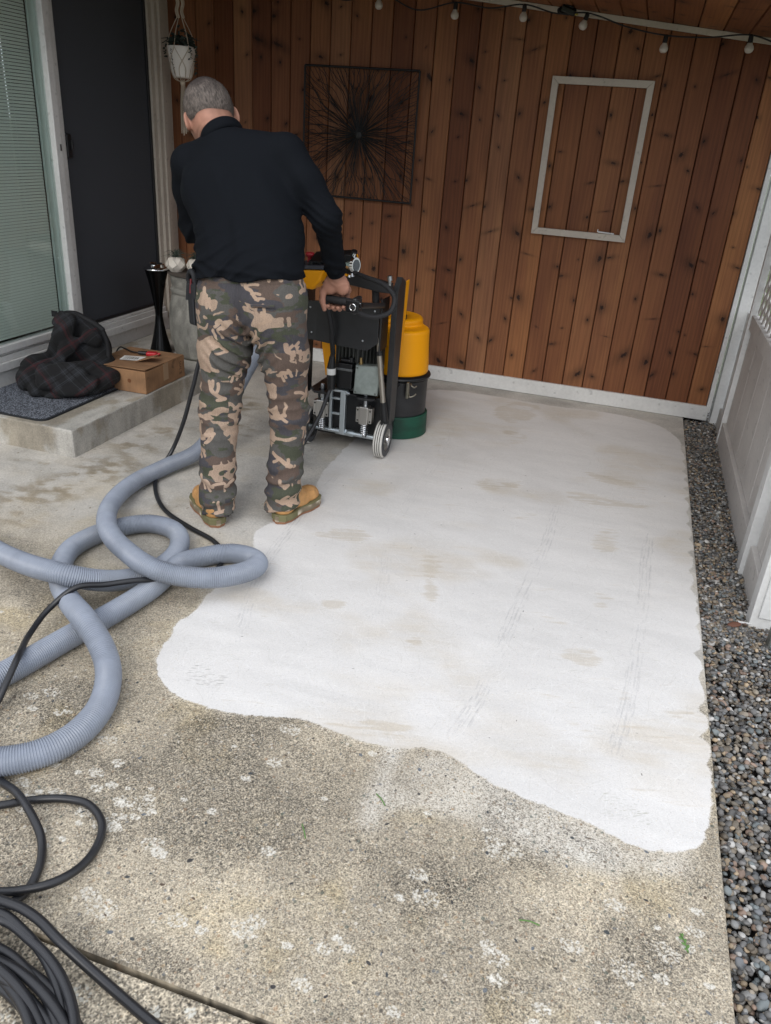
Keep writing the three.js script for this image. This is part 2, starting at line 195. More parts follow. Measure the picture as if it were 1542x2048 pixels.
    if (m > 0) {
      const sw = Fsw(i, j), q = Math.floor(z / 0.11), cx = (Math.floor(x / 0.2 + 0.37 * (q & 3)) - 0.37 * (q & 3)) * 0.2 + 0.1, rad = Math.hypot(x - cx, z - q * 0.11 - 0.12);
      const arc = vn(rad * 330, q * 13.1 + cx * 7), sk = vn(x * 9 + 3 * mid, z * 95 + x * 30) * 0.6 + vn(x * 30, z * 150 + x * 40) * 0.4, bg = clamp(0.62 * sst(0.36, 0.8, B[o] / 255 * 0.66 + (sk - 0.5) * 0.8 + (sw - 0.5) * 1.1 + (mid - 0.5) * 0.5) + 0.75 * Fbg(i, j) * (0.25 + 0.45 * sst(0.3, 0.65, sw) + 0.5 * (sk - 0.3)) + 0.08), tr = T[o] / 255;
      const kk = 1 + (arc - 0.5) * 0.01 + (fin2 - 0.5) * 0.06 + (sw - 0.5) * 0.07 + (big - 0.5) * 0.06;
      const R2 = mix(mix(211, 192, bg), 140, tr * 0.4), G2 = mix(mix(209, 184, bg), 139, tr * 0.4), B2 = mix(mix(206, 171, bg), 140, tr * 0.4);
      r = mix(r, R2 * kk, m); gr = mix(gr, G2 * kk, m); b = mix(b, B2 * kk, m); hgt = mix(hgt, 120 + (arc - 0.5) * 8 + (fin2 - 0.5) * 18, m);
    }
    d[o * 4] = clamp(r, 0, 255); d[o * 4 + 1] = clamp(gr, 0, 255); d[o * 4 + 2] = clamp(b, 0, 255); d[o * 4 + 3] = 255; bump[o] = clamp(hgt, 0, 255);
  }
  g.putImageData(im, 0, 0);
  // exposed sand grains, small stones, lichen, scuffs: matter with outlines of its own
  srand(sd); const inM = (x, z) => { const i = Math.floor(X(x)), j = Math.floor(Z(z)); return i < 0 || j < 0 || i >= w || j >= h ? 1 : M[j * w + i] / 255; };
  const blob = (x, z, r, col, al, sq = 1) => { g.globalAlpha = al; g.fillStyle = col; g.beginPath(); g.ellipse(X(x), Z(z), r * kx, r * sq * kz, rnd() * 3.14, 0, 7); g.fill(); };
  const G = [['#2c2a28', 0.5], ['#3a352f', 0.5], ['#54483b', 0.5], ['#6b5c48', 0.5], ['#5a6066', 0.5], ['#c9bfae', 0.6], ['#d8d2c6', 0.6], ['#a58d6c', 0.5], ['#8e6a4c', 0.35], ['#404a45', 0.5]];
  for (let n = 0; n < 60000; n++) { const x = rr(x0, x1), z = rr(Math.max(z0, 2.9), z1); if (inM(x, z) > 0.25 || rnd() > sst(3.2, 3.9, z + (fbm(x * 2, z * 2, 2) - 0.5))) continue; const [col, al] = G[Math.floor(rnd() * G.length)]; blob(x, z, rr(0.0009, 0.0024) * (rnd() < 0.06 ? 2.2 : 1), col, al, rr(0.5, 1)); }
  for (let n = 0; n < 900; n++) { // lichen rosettes
    const x = rr(x0, x1), z = rr(3.6, z1), p = sst(0.46, 0.72, fbm(x * 3.1 + 8, z * 3.1 + 8, 3)); if (inM(x, z) > 0.1 || rnd() > (0.08 + 0.6 * p) * sst(3.8, 4.4, z) + 0.05) continue;
    const R0 = rr(0.005, 0.034) * (rnd() < 0.5 ? 0.6 : 1), nn = Math.floor(16 + R0 * 2600);
    for (let q = 0; q < nn; q++) { const a = rnd() * 6.283, rad = R0 * Math.sqrt(rnd()); if (rnd() < 0.2) continue; blob(x + Math.cos(a) * rad * 1.2, z + Math.sin(a) * rad * 0.8, rr(0.0012, 0.0042), rnd() < 0.6 ? '#c9c5b9' : '#dbd8cf', 0.62, rr(0.5, 1)); }
    for (let q = 0; q < nn * 0.25; q++) { const a = rnd() * 6.283, rad = R0 * Math.sqrt(rnd()); blob(x + Math.cos(a) * rad, z + Math.sin(a) * rad * 0.8, rr(0.0008, 0.002), '#6b6254', 0.5, 0.7); }
  }
  for (let n = 0; n < 130; n++) { const x = rr(x0, x1), z = rr(3.7, z1); if (inM(x, z) > 0.1) continue; blob(x, z, rr(0.003, 0.007), ['#2a2b2d', '#33373b', '#5b6168', '#4a3d33'][n & 3], 0.85, rr(0.4, 0.8)); }
  for (let n = 0; n < 70; n++) { const x = rr(-1.7, 0), z = rr(1.2, 3.7); if (inM(x, z) < 0.9) continue; blob(x, z, rr(0.0015, 0.005), '#55524e', 0.7, rr(0.15, 0.5)); }
  const smear = (xa, xb, za, zb, n, cols, L) => { for (let q = 0; q < n; q++) { const x = rr(xa, xb), z = rr(za, zb); g.globalAlpha = rr(0.12, 0.4); g.fillStyle = cols[q % cols.length]; g.beginPath(); g.ellipse(X(x), Z(z), rr(0.3, 1) * L * kx, rr(0.0008, 0.002) * kz, rr(-0.6, -0.2), 0, 7); g.fill(); } };
  // scour arcs of the grinding discs
  for (let n = 0; n < 26000; n++) { const x = rr(-1.86, 0), z = rr(Math.max(z0, 0.2), Math.min(z1, 3.9)); if (x < x0 || inM(x, z) < 0.9) continue; blob(x, z, rr(0.0006, 0.0019), ['#8f8a82', '#b6ab98', '#f4f4f2', '#9a9ea3', '#c9b99d'][n % 5], rr(0.12, 0.4), rr(0.4, 1)); }
  g.lineCap = 'round'; for (let n = 0; n < 9000; n++) { const x = rr(-1.85, -0.05), z = rr(0.25, 3.85); if (x < x0 || z < z0 || inM(x, z) < 0.95) continue; const R0 = rr(0.07, 0.2), a = rr(0, 6.28), da = rr(0.15, 0.7), cx = x - Math.cos(a) * R0, cz = z - Math.sin(a) * R0; if (inM(cx + Math.cos(a + da) * R0, cz + Math.sin(a + da) * R0) < 0.95) continue; g.globalAlpha = rr(0.08, 0.26); g.strokeStyle = rnd() < 0.6 ? '#efefee' : '#a9a49b'; g.lineWidth = rr(0.0008, 0.0022) * kx; g.beginPath(); g.ellipse(X(cx), Z(cz), R0 * kx, R0 * kz, 0, a, a + da); g.stroke(); }
  if (x0 > -3) { smear(-1.62, -1.49, 3.65, 3.74, 90, ['#a29f99', '#8a8781', '#76736e'], 0.012); smear(-1.72, -1.5, 3.5, 3.62, 40, ['#b9b7b2'], 0.012); smear(-0.3, -0.17, 3.72, 3.83, 60, ['#b3b3ab', '#90907f'], 0.012); smear(-1.0, -0.05, 2.0, 3.6, 260, ['#b9b4aa', '#aaa9a8'], 0.02); smear(-1.7, -0.1, 2.9, 3.7, 200, ['#c2bfb9', '#b3aea4'], 0.02); }
  for (let n = 0; n < 400; n++) { const x = rr(-3.5, -1.9), z = rr(1.2, 3.2); if (x < x0 || inM(x, z) > 0.2) continue; blob(x, z, rr(0.002, 0.009), rnd() < 0.5 ? '#5c4f3e' : '#6e6352', rr(0.2, 0.5), rr(0.2, 0.7)); }
  const b4 = new Uint8Array(w * h * 4); for (let q = 0; q < w * h; q++) { b4[q * 4] = b4[q * 4 + 1] = b4[q * 4 + 2] = bump[q]; b4[q * 4 + 3] = 255; }
  const bt = new THREE.DataTexture(b4, w, h); bt.flipY = false; bt.magFilter = THREE.LinearFilter; bt.minFilter = THREE.LinearMipmapLinearFilter; bt.generateMipmaps = true; bt.needsUpdate = true;
  const ct = cvTex(c); ct.flipY = false; ct.wrapS = ct.wrapT = bt.wrapS = bt.wrapT = THREE.ClampToEdgeWrapping;
  return mat(0xffffff, 0.9, { map: ct, bumpMap: bt, bumpScale: 0.0032 });
}
{
  // one slab; its top is laid out in three rectangles so that the near one carries a finer texture
  const pos = [], uv = [], idx = [], groups = [];
  const quad = (a, b, c, d, u, m) => { const n = pos.length / 3, s = idx.length; pos.push(...a, ...b, ...c, ...d); uv.push(...u); idx.push(n, n + 1, n + 2, n, n + 2, n + 3); groups.push([s, 6, m]); };
  const A = [XW, 0, 0, ZJ], Bn = [-2.1, 0.01, 2.9, ZJ];
  const top = (x0, x1, z0, z1, R, m) => { const u = (x) => (x - R[0]) / (R[1] - R[0]), v = (z) => (z - R[2]) / (R[3] - R[2]); quad([x0, 0, z1], [x1, 0, z1], [x1, 0, z0], [x0, 0, z0], [u(x0), v(z1), u(x1), v(z1), u(x1), v(z0), u(x0), v(z0)], m); };
  top(XW, -0.004, -0.02, 2.9, A, 0); top(XW, -2.1, 2.9, ZJ - 0.006, A, 0); top(-2.1, -0.004, 2.9, ZJ - 0.006, Bn, 1);
  const side = (p, q, m) => quad([...p, 0].length ? [p[0], -0.2, p[1]] : 0, [q[0], -0.2, q[1]], [q[0], -0.004, q[1]], [p[0], -0.004, p[1]], [0.4, 0.998, 0.6, 0.998, 0.6, 0.999, 0.4, 0.999], m);
  const cham = (p, q, p2, q2, R, m) => { const U = (a) => [(a[0] - R[0]) / (R[1] - R[0]), (a[1] - R[2]) / (R[3] - R[2])]; quad([p[0], -0.004, p[1]], [q[0], -0.004, q[1]], [q2[0], 0, q2[1]], [p2[0], 0, p2[1]], [...U(p), ...U(q), ...U(q2), ...U(p2)], m); };
  cham([0, ZJ], [0, 2.9], [-0.004, ZJ - 0.006], [-0.004, 2.9], Bn, 1); cham([0, 2.9], [0, -0.02], [-0.004, 2.9], [-0.004, -0.02], A, 0); cham([XW, ZJ], [0, ZJ], [XW, ZJ - 0.006], [-0.004, ZJ - 0.006], A, 0);
  side([0, ZJ], [0, -0.02], 0); side([XW, ZJ], [0, ZJ], 0);
  const g = new THREE.BufferGeometry(); g.setAttribute('position', new THREE.Float32BufferAttribute(pos, 3)); g.setAttribute('uv', new THREE.Float32BufferAttribute(uv, 2)); g.setIndex(idx); for (const q of groups) g.addGroup(...q); g.computeVertexNormals();
  struct('patio_slab', g, [slabMaterial(...A, 2048, 2048, 5), slabMaterial(...Bn, 2048, 1656, 6)], 'concrete patio slab, half of it ground down to pale dusty white');
}
// a tiling concrete texture for the neighbouring slab and the step
const concreteTex = (sd, base, rough) => dataTex(512, 512, (u, v) => { const n = fbm(u * 8 + sd, v * 8, 5), m = vn(u * 180 + sd, v * 180), s = vn(u * 64 + sd, v * 64), k = 0.85 + 0.45 * (n - 0.5) + rough * (m - 0.5) + rough * 0.5 * (s - 0.5); return [base[0] * k, base[1] * k, base[2] * k]; });
{
  const w = 1024, c = cv(w, w), g = c.getContext('2d'), im = g.createImageData(w, w); // 1.4 m square
  for (let j = 0; j < w; j++) for (let i = 0; i < w; i++) { const x = i / w * 1.4, z = j / w * 1.4, gr = (vn(x * 300, z * 300) - 0.5) * 0.85 + (vn(x * 160, z * 160) - 0.5) * 0.5, k = Math.max(0.2, 0.98 + gr + 0.4 * (fbm(x * 9, z * 9, 3) - 0.5) + 0.2 * (fbm(x * 3, z * 3, 3) - 0.5)), o = (j * w + i) * 4; im.data[o] = 156 * k; im.data[o + 1] = 146 * k; im.data[o + 2] = 128 * k; im.data[o + 3] = 255; }
  g.putImageData(im, 0, 0); srand(91);
  for (let n = 0; n < 26000; n++) { g.globalAlpha = 0.55; g.fillStyle = ['#2c2a28', '#54483b', '#6b5c48', '#c9bfae', '#d8d2c6', '#a58d6c', '#404a45'][n % 7]; g.beginPath(); g.ellipse(rnd() * w, rnd() * w, rr(0.7, 1.9), rr(0.5, 1.4), rnd() * 3, 0, 7); g.fill(); }
  for (let n = 0; n < 60; n++) { const x = rnd() * w, y = rnd() * w, R0 = rr(6, 24); for (let q = 0; q < 10 + R0 * 2; q++) { const a = rnd() * 6.28, d = R0 * Math.sqrt(rnd()); g.globalAlpha = 0.55; g.fillStyle = '#d0cdc3'; g.beginPath(); g.ellipse(x + Math.cos(a) * d, y + Math.sin(a) * d, rr(1, 3.4), rr(1, 2.4), rnd() * 3, 0, 7); g.fill(); } }
  const t = cvTex(c); t.repeat.set(1 / 1.4, 1 / 1.4);
  struct('yard_slab', bb(XW, -0.2, ZJ + 0.012, -0.02, -0.003, 8.5, 0.006, 3), mat(0xffffff, 0.92, { map: t, bumpMap: t, bumpScale: 0.002 }), 'second concrete slab beyond the joint, lichen-speckled');
}
{ // gravel
  const shapes = [];
  srand(33);
  for (let k = 0; k < 3; k++) { const g = new THREE.IcosahedronGeometry(1, 2), p = g.attributes.position; for (let i = 0; i < p.count; i++) { const x = p.getX(i), y = p.getY(i), z = p.getZ(i), s = 0.86 + 0.3 * vn3(x * 1.6 + 9 * k, y * 1.6 + 4, z * 1.6 + k * 5); p.setXYZ(i, x * s, y * s, z * s); } const m = mergeVertices(g.deleteAttribute('normal').deleteAttribute('uv')); m.computeVertexNormals(); shapes.push(m); }
  const COL = [[0.08, 0.078, 0.074], [0.115, 0.11, 0.105], [0.16, 0.157, 0.15], [0.055, 0.052, 0.048], [0.21, 0.18, 0.14], [0.26, 0.2, 0.13], [0.17, 0.145, 0.11], [0.33, 0.32, 0.30], [0.12, 0.135, 0.135], [0.12, 0.1, 0.075], [0.24, 0.235, 0.22], [0.1, 0.105, 0.11], [0.14, 0.14, 0.135], [0.2, 0.14, 0.105]];
  const m4 = new THREE.Matrix4(), q = new THREE.Quaternion(), e = new THREE.Euler(), col = new THREE.Color();
  const list = shapes.map(() => []);
  const add = (x, z, y, s) => { list[Math.floor(rnd() * 3)].push([x, y, z, s]); };
  for (let n = 0; n < 36000; n++) { const z = rr(-0.25, 5.2), x = z < 2.75 ? rr(0.004, 0.26) : rr(0.004, 0.62), big = sst(1.5, 4.2, z); add(x, z, rr(-0.07, -0.03) + (n % 3) * 0.008, rr(0.0034, 0.0068) * (1 + 0.25 * big) * (rnd() < 0.12 ? 1.5 : 1)); }
  for (let n = 0; n < 2000; n++) { const z = rr(2.2, 5.2), x = z < 2.75 ? rr(0.01, 0.24) : rr(0.01, 0.62); add(x, z, rr(-0.036, -0.025), rr(0.005, 0.0105)); }
  const root = new THREE.Group(); root.name = 'gravel'; scene.add(root); tag(root, 'strip of mixed grey and tan river gravel along the slab edge', 'gravel', null, 'stuff');
  shapes.forEach((g, k) => {
    const L = list[k], im = new THREE.InstancedMesh(g, mat(0xffffff, 0.55), L.length); im.name = 'pebbles'; im.userData.kind = 'stuff';
    L.forEach(([x, y, z, s], i) => { e.set(rr(-0.5, 0.5), rnd() * 6.28, rr(-0.5, 0.5)); q.setFromEuler(e); m4.compose(V(x, y, z), q, V(s * rr(0.9, 1.5), s * rr(0.55, 0.85), s)); im.setMatrixAt(i, m4); const c = COL[Math.floor(rnd() * COL.length)], b = rr(0.7, 1.6); col.setRGB(c[0] * b, c[1] * b, c[2] * b); im.setColorAt(i, col); });
    im.castShadow = im.receiveShadow = true; root.add(im);
  });
}

// ---------------------------------------------------------------- walls, roof, doors, step, fence
const ceilY = (x) => 2.22 - 0.0979 * (x + 0.023);
const WOODT = [];
{ // stained knotty cedar: six boards
  for (let k = 0; k < 6; k++) {
    srand(200 + k); const kn = []; let y = rr(0, 0.2);
    while (y < 4) { kn.push([rr(0.01, 0.13), y, rr(0.003, 0.0075) * (rnd() < 0.4 ? 2 : 1), rr(0.55, 1.5), rnd()]); y += rr(0.06, 0.42); }
    WOODT.push(dataTex(128, 1600, (u, v) => {
      const x = u * 0.14, Y = v * 4; let wx = x, dk = 0, stain = 0;
      for (const [kx, ky, kr, el, ph] of kn) {
        const dx = x - kx, dy = (Y - ky); if (Math.abs(dy) > 0.11) continue;
        const sp = ph > 0.86 ? 2.4 : 1, rx = (dx + (ph - 0.45) * 1.6 * dy) / (kr * sp), ry = (dy + (sp > 1 ? dx * (ph - 0.93) * 6 : 0)) / (kr * el / Math.sqrt(sp)), d = Math.sqrt(rx * rx + ry * ry) + (vn(x * 260 + ph * 50, Y * 260) - 0.5) * 0.9;
        wx += Math.sign(dx || 1) * kr * 0.9 * Math.exp(-(dx * dx) / (kr * kr * 9)) * Math.exp(-(dy * dy) / (kr * kr * 22));
        dk = Math.max(dk, (1 - sst(0.65, 1.1, d)) * (sp > 1 ? 0.75 : 1)); stain = Math.max(stain, 0.75 * Math.exp(-d * d * 0.1) * (0.5 + 0.6 * vn(x * 90, Y * 14 + ph * 9)));
      }
      const bow = 0.02 * vn(Y * 0.9 + k * 9, 3.1), s = (wx + bow) * 95 + 3 * vn(wx * 26 + k * 7, Y * 1.2);
      const ring = 0.5 + 0.5 * Math.sin(s * 2.4 + 2.5 * vn(wx * 60, Y * 3)), fib = vn(x * 900 + k * 31, Y * 16), fib2 = vn(x * 380, Y * 5 + k), blot = fbm(x * 9 + k * 5, Y * 2.2, 3);
      let t = 0.96 + 0.075 * (ring - 0.5) + 0.1 * (fib - 0.5) + 0.09 * (fib2 - 0.5) + 0.22 * (blot - 0.5); t *= 1 - 0.42 * stain;
      let r = 142 * t, g = 99 * t * (0.97 + 0.06 * blot), b = 70 * t; r = mix(r, 44, dk * 0.95); g = mix(g, 31, dk * 0.95); b = mix(b, 27, dk * 0.95); return [r, g, b];
    }));
  }
}
const WOODM = []; for (const c of [0xffffff, 0xf2e8e0, 0xdfd0c8, 0xfff4e4, 0xc8b4ae]) for (const t of WOODT) WOODM.push(mat(c, 0.55, { map: t, bumpMap: t, bumpScale: 0.0007, specularIntensity: 0.4 }));
// a board: face towards +z in its own frame, x across 0..w, y along y0..y1a/y1b (slanted end), V-grooved long edges
function board(w, y0, ya, yb, th, ch, flip, shift) { const cd = 0.009;
  const P = [], U = [], q = (a, b, c, d) => { for (const v of [a, b, c, a, c, d]) { P.push(...v); U.push((flip ? w - v[0] : v[0]) / 0.14, (v[1] + shift) / 4); } };
  const y1 = (x) => ya + (yb - ya) * x / w;
  q([ch, y0, 0], [w - ch, y0, 0], [w - ch, y1(w - ch), 0], [ch, y1(ch), 0]);
  q([0, y0, -cd], [ch, y0, 0], [ch, y1(ch), 0], [0, y1(0), -cd]); q([w - ch, y0, 0], [w, y0, -cd], [w, y1(w), -cd], [w - ch, y1(w - ch), 0]);
  q([0, y0, -th], [0, y0, -cd], [0, ya, -cd], [0, ya, -th]); q([w, y0, -cd], [w, y0, -th], [w, yb, -th], [w, yb, -cd]);
  q([w, y0, -th], [0, y0, -th], [0, ya, -th], [w, yb, -th]); q([0, ya, -th], [0, ya, -ch], [w, yb, -ch], [w, yb, -th]); q([0, y0, -ch], [0, y0, -th], [w, y0, -th], [w, y0, -ch]);
  const g = new THREE.BufferGeometry(); g.setAttribute('position', new THREE.Float32BufferAttribute(P, 3)); g.setAttribute('uv', new THREE.Float32BufferAttribute(U, 2)); g.computeVertexNormals(); return g;
}
const paintTex = dataTex(256, 256, (u, v) => { const n = fbm(u * 6, v * 6, 4), m = vn(u * 90, v * 90), s = sst(0.72, 0.85, fbm(u * 30, v * 30, 3)); const k = 0.95 + 0.1 * (n - 0.5) + 0.04 * (m - 0.5) - 0.12 * s; return [238 * k, 238 * k, 236 * k]; });
const white = mat(0xe9e9e8, 0.5, { map: paintTex, bumpMap: paintTex, bumpScale: 0.0006 });
const almond = mat(0xcfc5b8, 0.55, { map: paintTex, bumpMap: paintTex, bumpScale: 0.0004 });
const taupe = mat(0xdcd8d4, 0.6, { map: paintTex, bumpMap: paintTex, bumpScale: 0.0005 });
{ // knotty board wall at the back
  const wall = thing('wood_wall', 'knotty brown stained wood plank wall closing the back of the patio', 'wall');
  srand(77);
  for (let k = -1; k < 31; k++) {
    const x1 = 0.14 - k * 0.1398 + (k < 0 ? 0 : 0), xr = Math.min(x1, 0.128), x0 = x1 - 0.1368; if (k < 0 || x0 < XW - 0.1) continue;
    const w = xr - x0, m = part(wall, 'plank', board(w, 0.06, ceilY(x0) + 0.03, ceilY(xr) + 0.03, 0.018, 0.004, rnd() < 0.5, rr(0, 1.3)), WOODM[Math.floor(rnd() * WOODM.length)]);
    m.position.set(x0, 0, -0.008 + rr(-0.0012, 0.0012));
  }
  part(wall, 'backing', bb(XW - 0.15, -0.1, -0.14, 0.125, 2.75, -0.03, 0.002), mat(0x17120f, 0.9));
  part(wall, 'baseboard', bb(XW + 0.02, 0.003, -0.012, 0.147, 0.1, 0.012, 0.003), white, 'white painted baseboard');
  part(wall, 'corner_trim', bb(0.13, 0.06, -0.12, 0.158, ceilY(0.1) + 0.02, 0.006, 0.003), white, 'white corner trim board');
}
{ // roof with plank ceiling
  const ZE = 2.35, roof = thing('patio_roof', 'sloping patio roof with dark plank ceiling above the wood wall', 'roof'), a = Math.atan(0.0979);
  srand(41);
  const top = new THREE.Group();
  for (let k = 0; k < 31; k++) {
    const x1 = 0.42 - k * 0.1398, x0 = x1 - 0.1385; if (x0 < XW - 0.06) break;
    const m = part(roof, 'ceiling_plank', board(0.1368 / Math.cos(a), 0.001, ZE, ZE, 0.018, 0.004, rnd() < 0.5, rr(0, 1.5)), WOODM[6 + Math.floor(rnd() * (WOODM.length - 6))]);
    m.position.set(x0, ceilY(x0), 0); m.rotation.set(0, 0, 0); const M = new THREE.Matrix4().makeBasis(V(Math.cos(a), -Math.sin(a), 0), V(0, 0, 1), V(-Math.sin(a), -Math.cos(a), 0)); m.quaternion.setFromRotationMatrix(M);
  }
  const sl = prism([[XW - 0.1, ceilY(XW - 0.1) + 0.02], [0.5, ceilY(0.5) + 0.02], [0.5, ceilY(0.5) + 0.16], [XW - 0.1, ceilY(XW - 0.1) + 0.16]], ZE + 0.3);
  part(roof, 'roof_deck', sl.translate(0, 0, -0.3), mat(0x4a4038, 0.9));
  part(roof, 'fascia', prism([[XW, ceilY(XW) - 0.02], [0.5, ceilY(0.5) - 0.02], [0.5, ceilY(0.5) + 0.17], [XW, ceilY(XW) + 0.17]], 0.025).translate(0, 0, ZE + 0.003), white);
  part(roof, 'ceiling_trim', prism([[XW + 0.02, ceilY(XW + 0.02) - 0.033], [0.16, ceilY(0.16) - 0.033], [0.16, ceilY(0.16) - 0.002], [XW + 0.02, ceilY(XW + 0.02) - 0.002]], 0.02, 0.002).translate(0, 0, 0.002), almond, 'white strip where ceiling meets wall');
}
{ // house wall around the doors
  const w = thing('house_wall', 'house wall with white trim around the sliding doors on the left', 'wall'), X = XW;
  part(w, 'wall_above', bb(X - 0.2, 2.42, 0.02, X, 3.0, 3.6, 0.004), almond); part(w, 'wall_front', bb(X - 0.2, -0.05, 2.62, X, 2.42, 3.6, 0.004), almond); part(w, 'wall_corner', bb(X - 0.2, 0.1, -0.02, X - 0.01, 2.42, 0.06, 0.003), almond);
  part(w, 'riser_board', bb(X - 0.2, 0.06, 0.03, X + 0.004, 0.235, 2.6, 0.003), white, 'white board below the door sill');
  part(w, 'room', [bb(X - 1.6, 0.2, -0.1, X - 1.5, 2.6, 3, 0.01), bb(X - 1.5, 0.2, -0.1, X - 0.2, 0.24, 3, 0.01), bb(X - 1.5, 2.5, -0.1, X - 0.2, 2.6, 3, 0.01), bb(X - 1.5, 0.24, -0.15, X - 0.21, 2.5, -0.1, 0.01), bb(X - 1.5, 0.24, 3, X - 0.21, 2.5, 3.05, 0.01)], mat(0x6a665f, 0.9));
  const d = thing('sliding_door', 'white framed sliding glass door with closed horizontal blinds', 'door');
  // jamb at the back, stepped profile
  part(d, 'jamb', [bb(X - 0.12, 0.24, 0.062, X + 0.012, 2.42, 0.12, 0.004), bb(X - 0.12, 0.24, 0.1205, X + 0.03, 2.42, 0.165, 0.004), bb(X - 0.12, 0.24, 0.1655, X + 0.016, 2.42, 0.205, 0.004), bb(X - 0.12, 0.24, 0.2055, X - 0.004, 2.42, 0.248, 0.004)], almond);
  part(d, 'sill', [bb(X - 0.12, 0.237, 0.25, X + 0.028, 0.285, 2.6, 0.004), bb(X - 0.12, 0.286, 0.25, X + 0.014, 0.318, 2.6, 0.004), bb(X - 0.12, 0.319, 0.25, X + 0.002, 0.334, 2.6, 0.003)], white);
  part(d, 'stile', [bb(X - 0.06, 0.336, 1.2, X + 0.006, 2.42, 1.228, 0.003), bb(X - 0.06, 0.336, 1.2285, X + 0.02, 2.42, 1.262, 0.004), bb(X - 0.06, 0.336, 1.2625, X + 0.03, 2.42, 1.318, 0.005)], white);
  part(d, 'bottom_rail', bb(X - 0.05, 0.3355, 1.3185, X + 0.022, 0.376, 2.6, 0.004), white); part(d, 'front_jamb', bb(X - 0.12, 0.38, 2.5, X + 0.02, 2.42, 2.615, 0.004), white);
  part(d, 'head_rail', bb(X - 0.1, 2.36, 1.3185, X + 0.022, 2.42, 2.49, 0.004), white);
  part(d, 'glass_pane', new THREE.BoxGeometry(0.006, 1.984, 1.17).translate(X - 0.006, 1.368, 1.9045), mat(new THREE.Color().setRGB(0.93, 0.97, 0.955), 0.02, { transmission: 1, thickness: 0, ior: 1.5 }));
  const sl = []; for (let y = 0.40; y < 2.35; y += 0.0165) sl.push(put(new THREE.BoxGeometry(0.0012, 0.0146, 1.1), X - 0.03, y, 1.935, 0, 0, 0.3));
  part(d, 'blind_slats', sl, mat(0xd5d9d2, 0.6)).userData.kind = 'stuff';
  part(d, 'inner_frame', bb(X - 0.028, 0.378, 1.3185, X - 0.016, 2.36, 1.378, 0.003), mat(0xb9c4c0, 0.5)); part(d, 'blind_cord', [1.55, 1.95, 2.3].map((z) => rod([X - 0.034, 0.38, z], [X - 0.034, 2.35, z], 0.0012, 0.0012, 6)), mat(0xdcdcd8, 0.7));
  const s = thing('screen_door', 'black insect screen door with a dark latch beside the white stile', 'door');
  const mesh = dataTex(256, 256, (u, v) => { const a = Math.sin(u * 6.283 * 64), b = Math.sin(v * 6.283 * 64), k = 0.8 + 0.08 * a + 0.2 * b; return [92 * k, 95 * k, 101 * k]; }); mesh.repeat.set(9, 9);
  part(s, 'mesh', bb(X - 0.034, 0.352, 0.272, X - 0.030, 2.36, 1.172, 0.001), mat(0xffffff, 0.85, { map: mesh, specularIntensity: 0.25 }));
  const blk = mat(0x1b1c1f, 0.45);
  part(s, 'screen_frame', [bb(X - 0.045, 0.336, 0.2485, X - 0.018, 2.42, 0.272, 0.003), bb(X - 0.045, 0.336, 1.172, X - 0.018, 2.42, 1.1985, 0.003), bb(X - 0.045, 0.336, 0.2725, X - 0.018, 0.352, 1.1715, 0.003), bb(X - 0.045, 2.36, 0.2725, X - 0.018, 2.42, 1.1715, 0.003)], blk);
  const lt = part(s, 'latch', bb(X - 0.018, 1.345, 1.15, X + 0.012, 1.475, 1.196, 0.008, 3), blk); part(lt, 'thumb_tab', bb(X + 0.012, 1.39, 1.158, X + 0.028, 1.44, 1.172, 0.004), blk);
  part(s, 'keeper', bb(X + 0.0302, 1.385, 1.275, X + 0.0335, 1.42, 1.287, 0.001), metal(0x777777, 0.4));
}
const stepTex = concreteTex(3, [158, 149, 130], 0.14); 
{ // concrete step
  const w = 1024, c = cv(w, w), g = c.getContext('2d'), im = g.createImageData(w, w); // 2.4 m square
  for (let j = 0; j < w; j++) for (let i = 0; i < w; i++) { const x = i / w * 2.4, z = j / w * 2.4, st = 0.8 * sst(0.5, 0.7, fbm(x * 7, z * 5, 4)), sk = vn(x * 40, z * 8), k = 0.9 + 0.25 * (fbm(x * 6, z * 6, 4) - 0.5) + 0.14 * (vn(x * 220, z * 220) - 0.5) + 0.1 * (sk - 0.5), o = (j * w + i) * 4; im.data[o] = mix(186, 156, st) * k; im.data[o + 1] = mix(183, 147, st) * k; im.data[o + 2] = mix(175, 130, st) * k; im.data[o + 3] = 255; }
  g.putImageData(im, 0, 0); const t = cvTex(c); t.repeat.set(1 / 2.4, 1 / 2.4);
  single('concrete_step', bb(XW + 0.006, -0.02, 0.014, -3.045, 0.148, 2.38, 0.009, 3), mat(0xffffff, 0.88, { map: t, bumpMap: t, bumpScale: 0.003 }), 'low worn concrete doorstep below the sliding door', 'step');
}
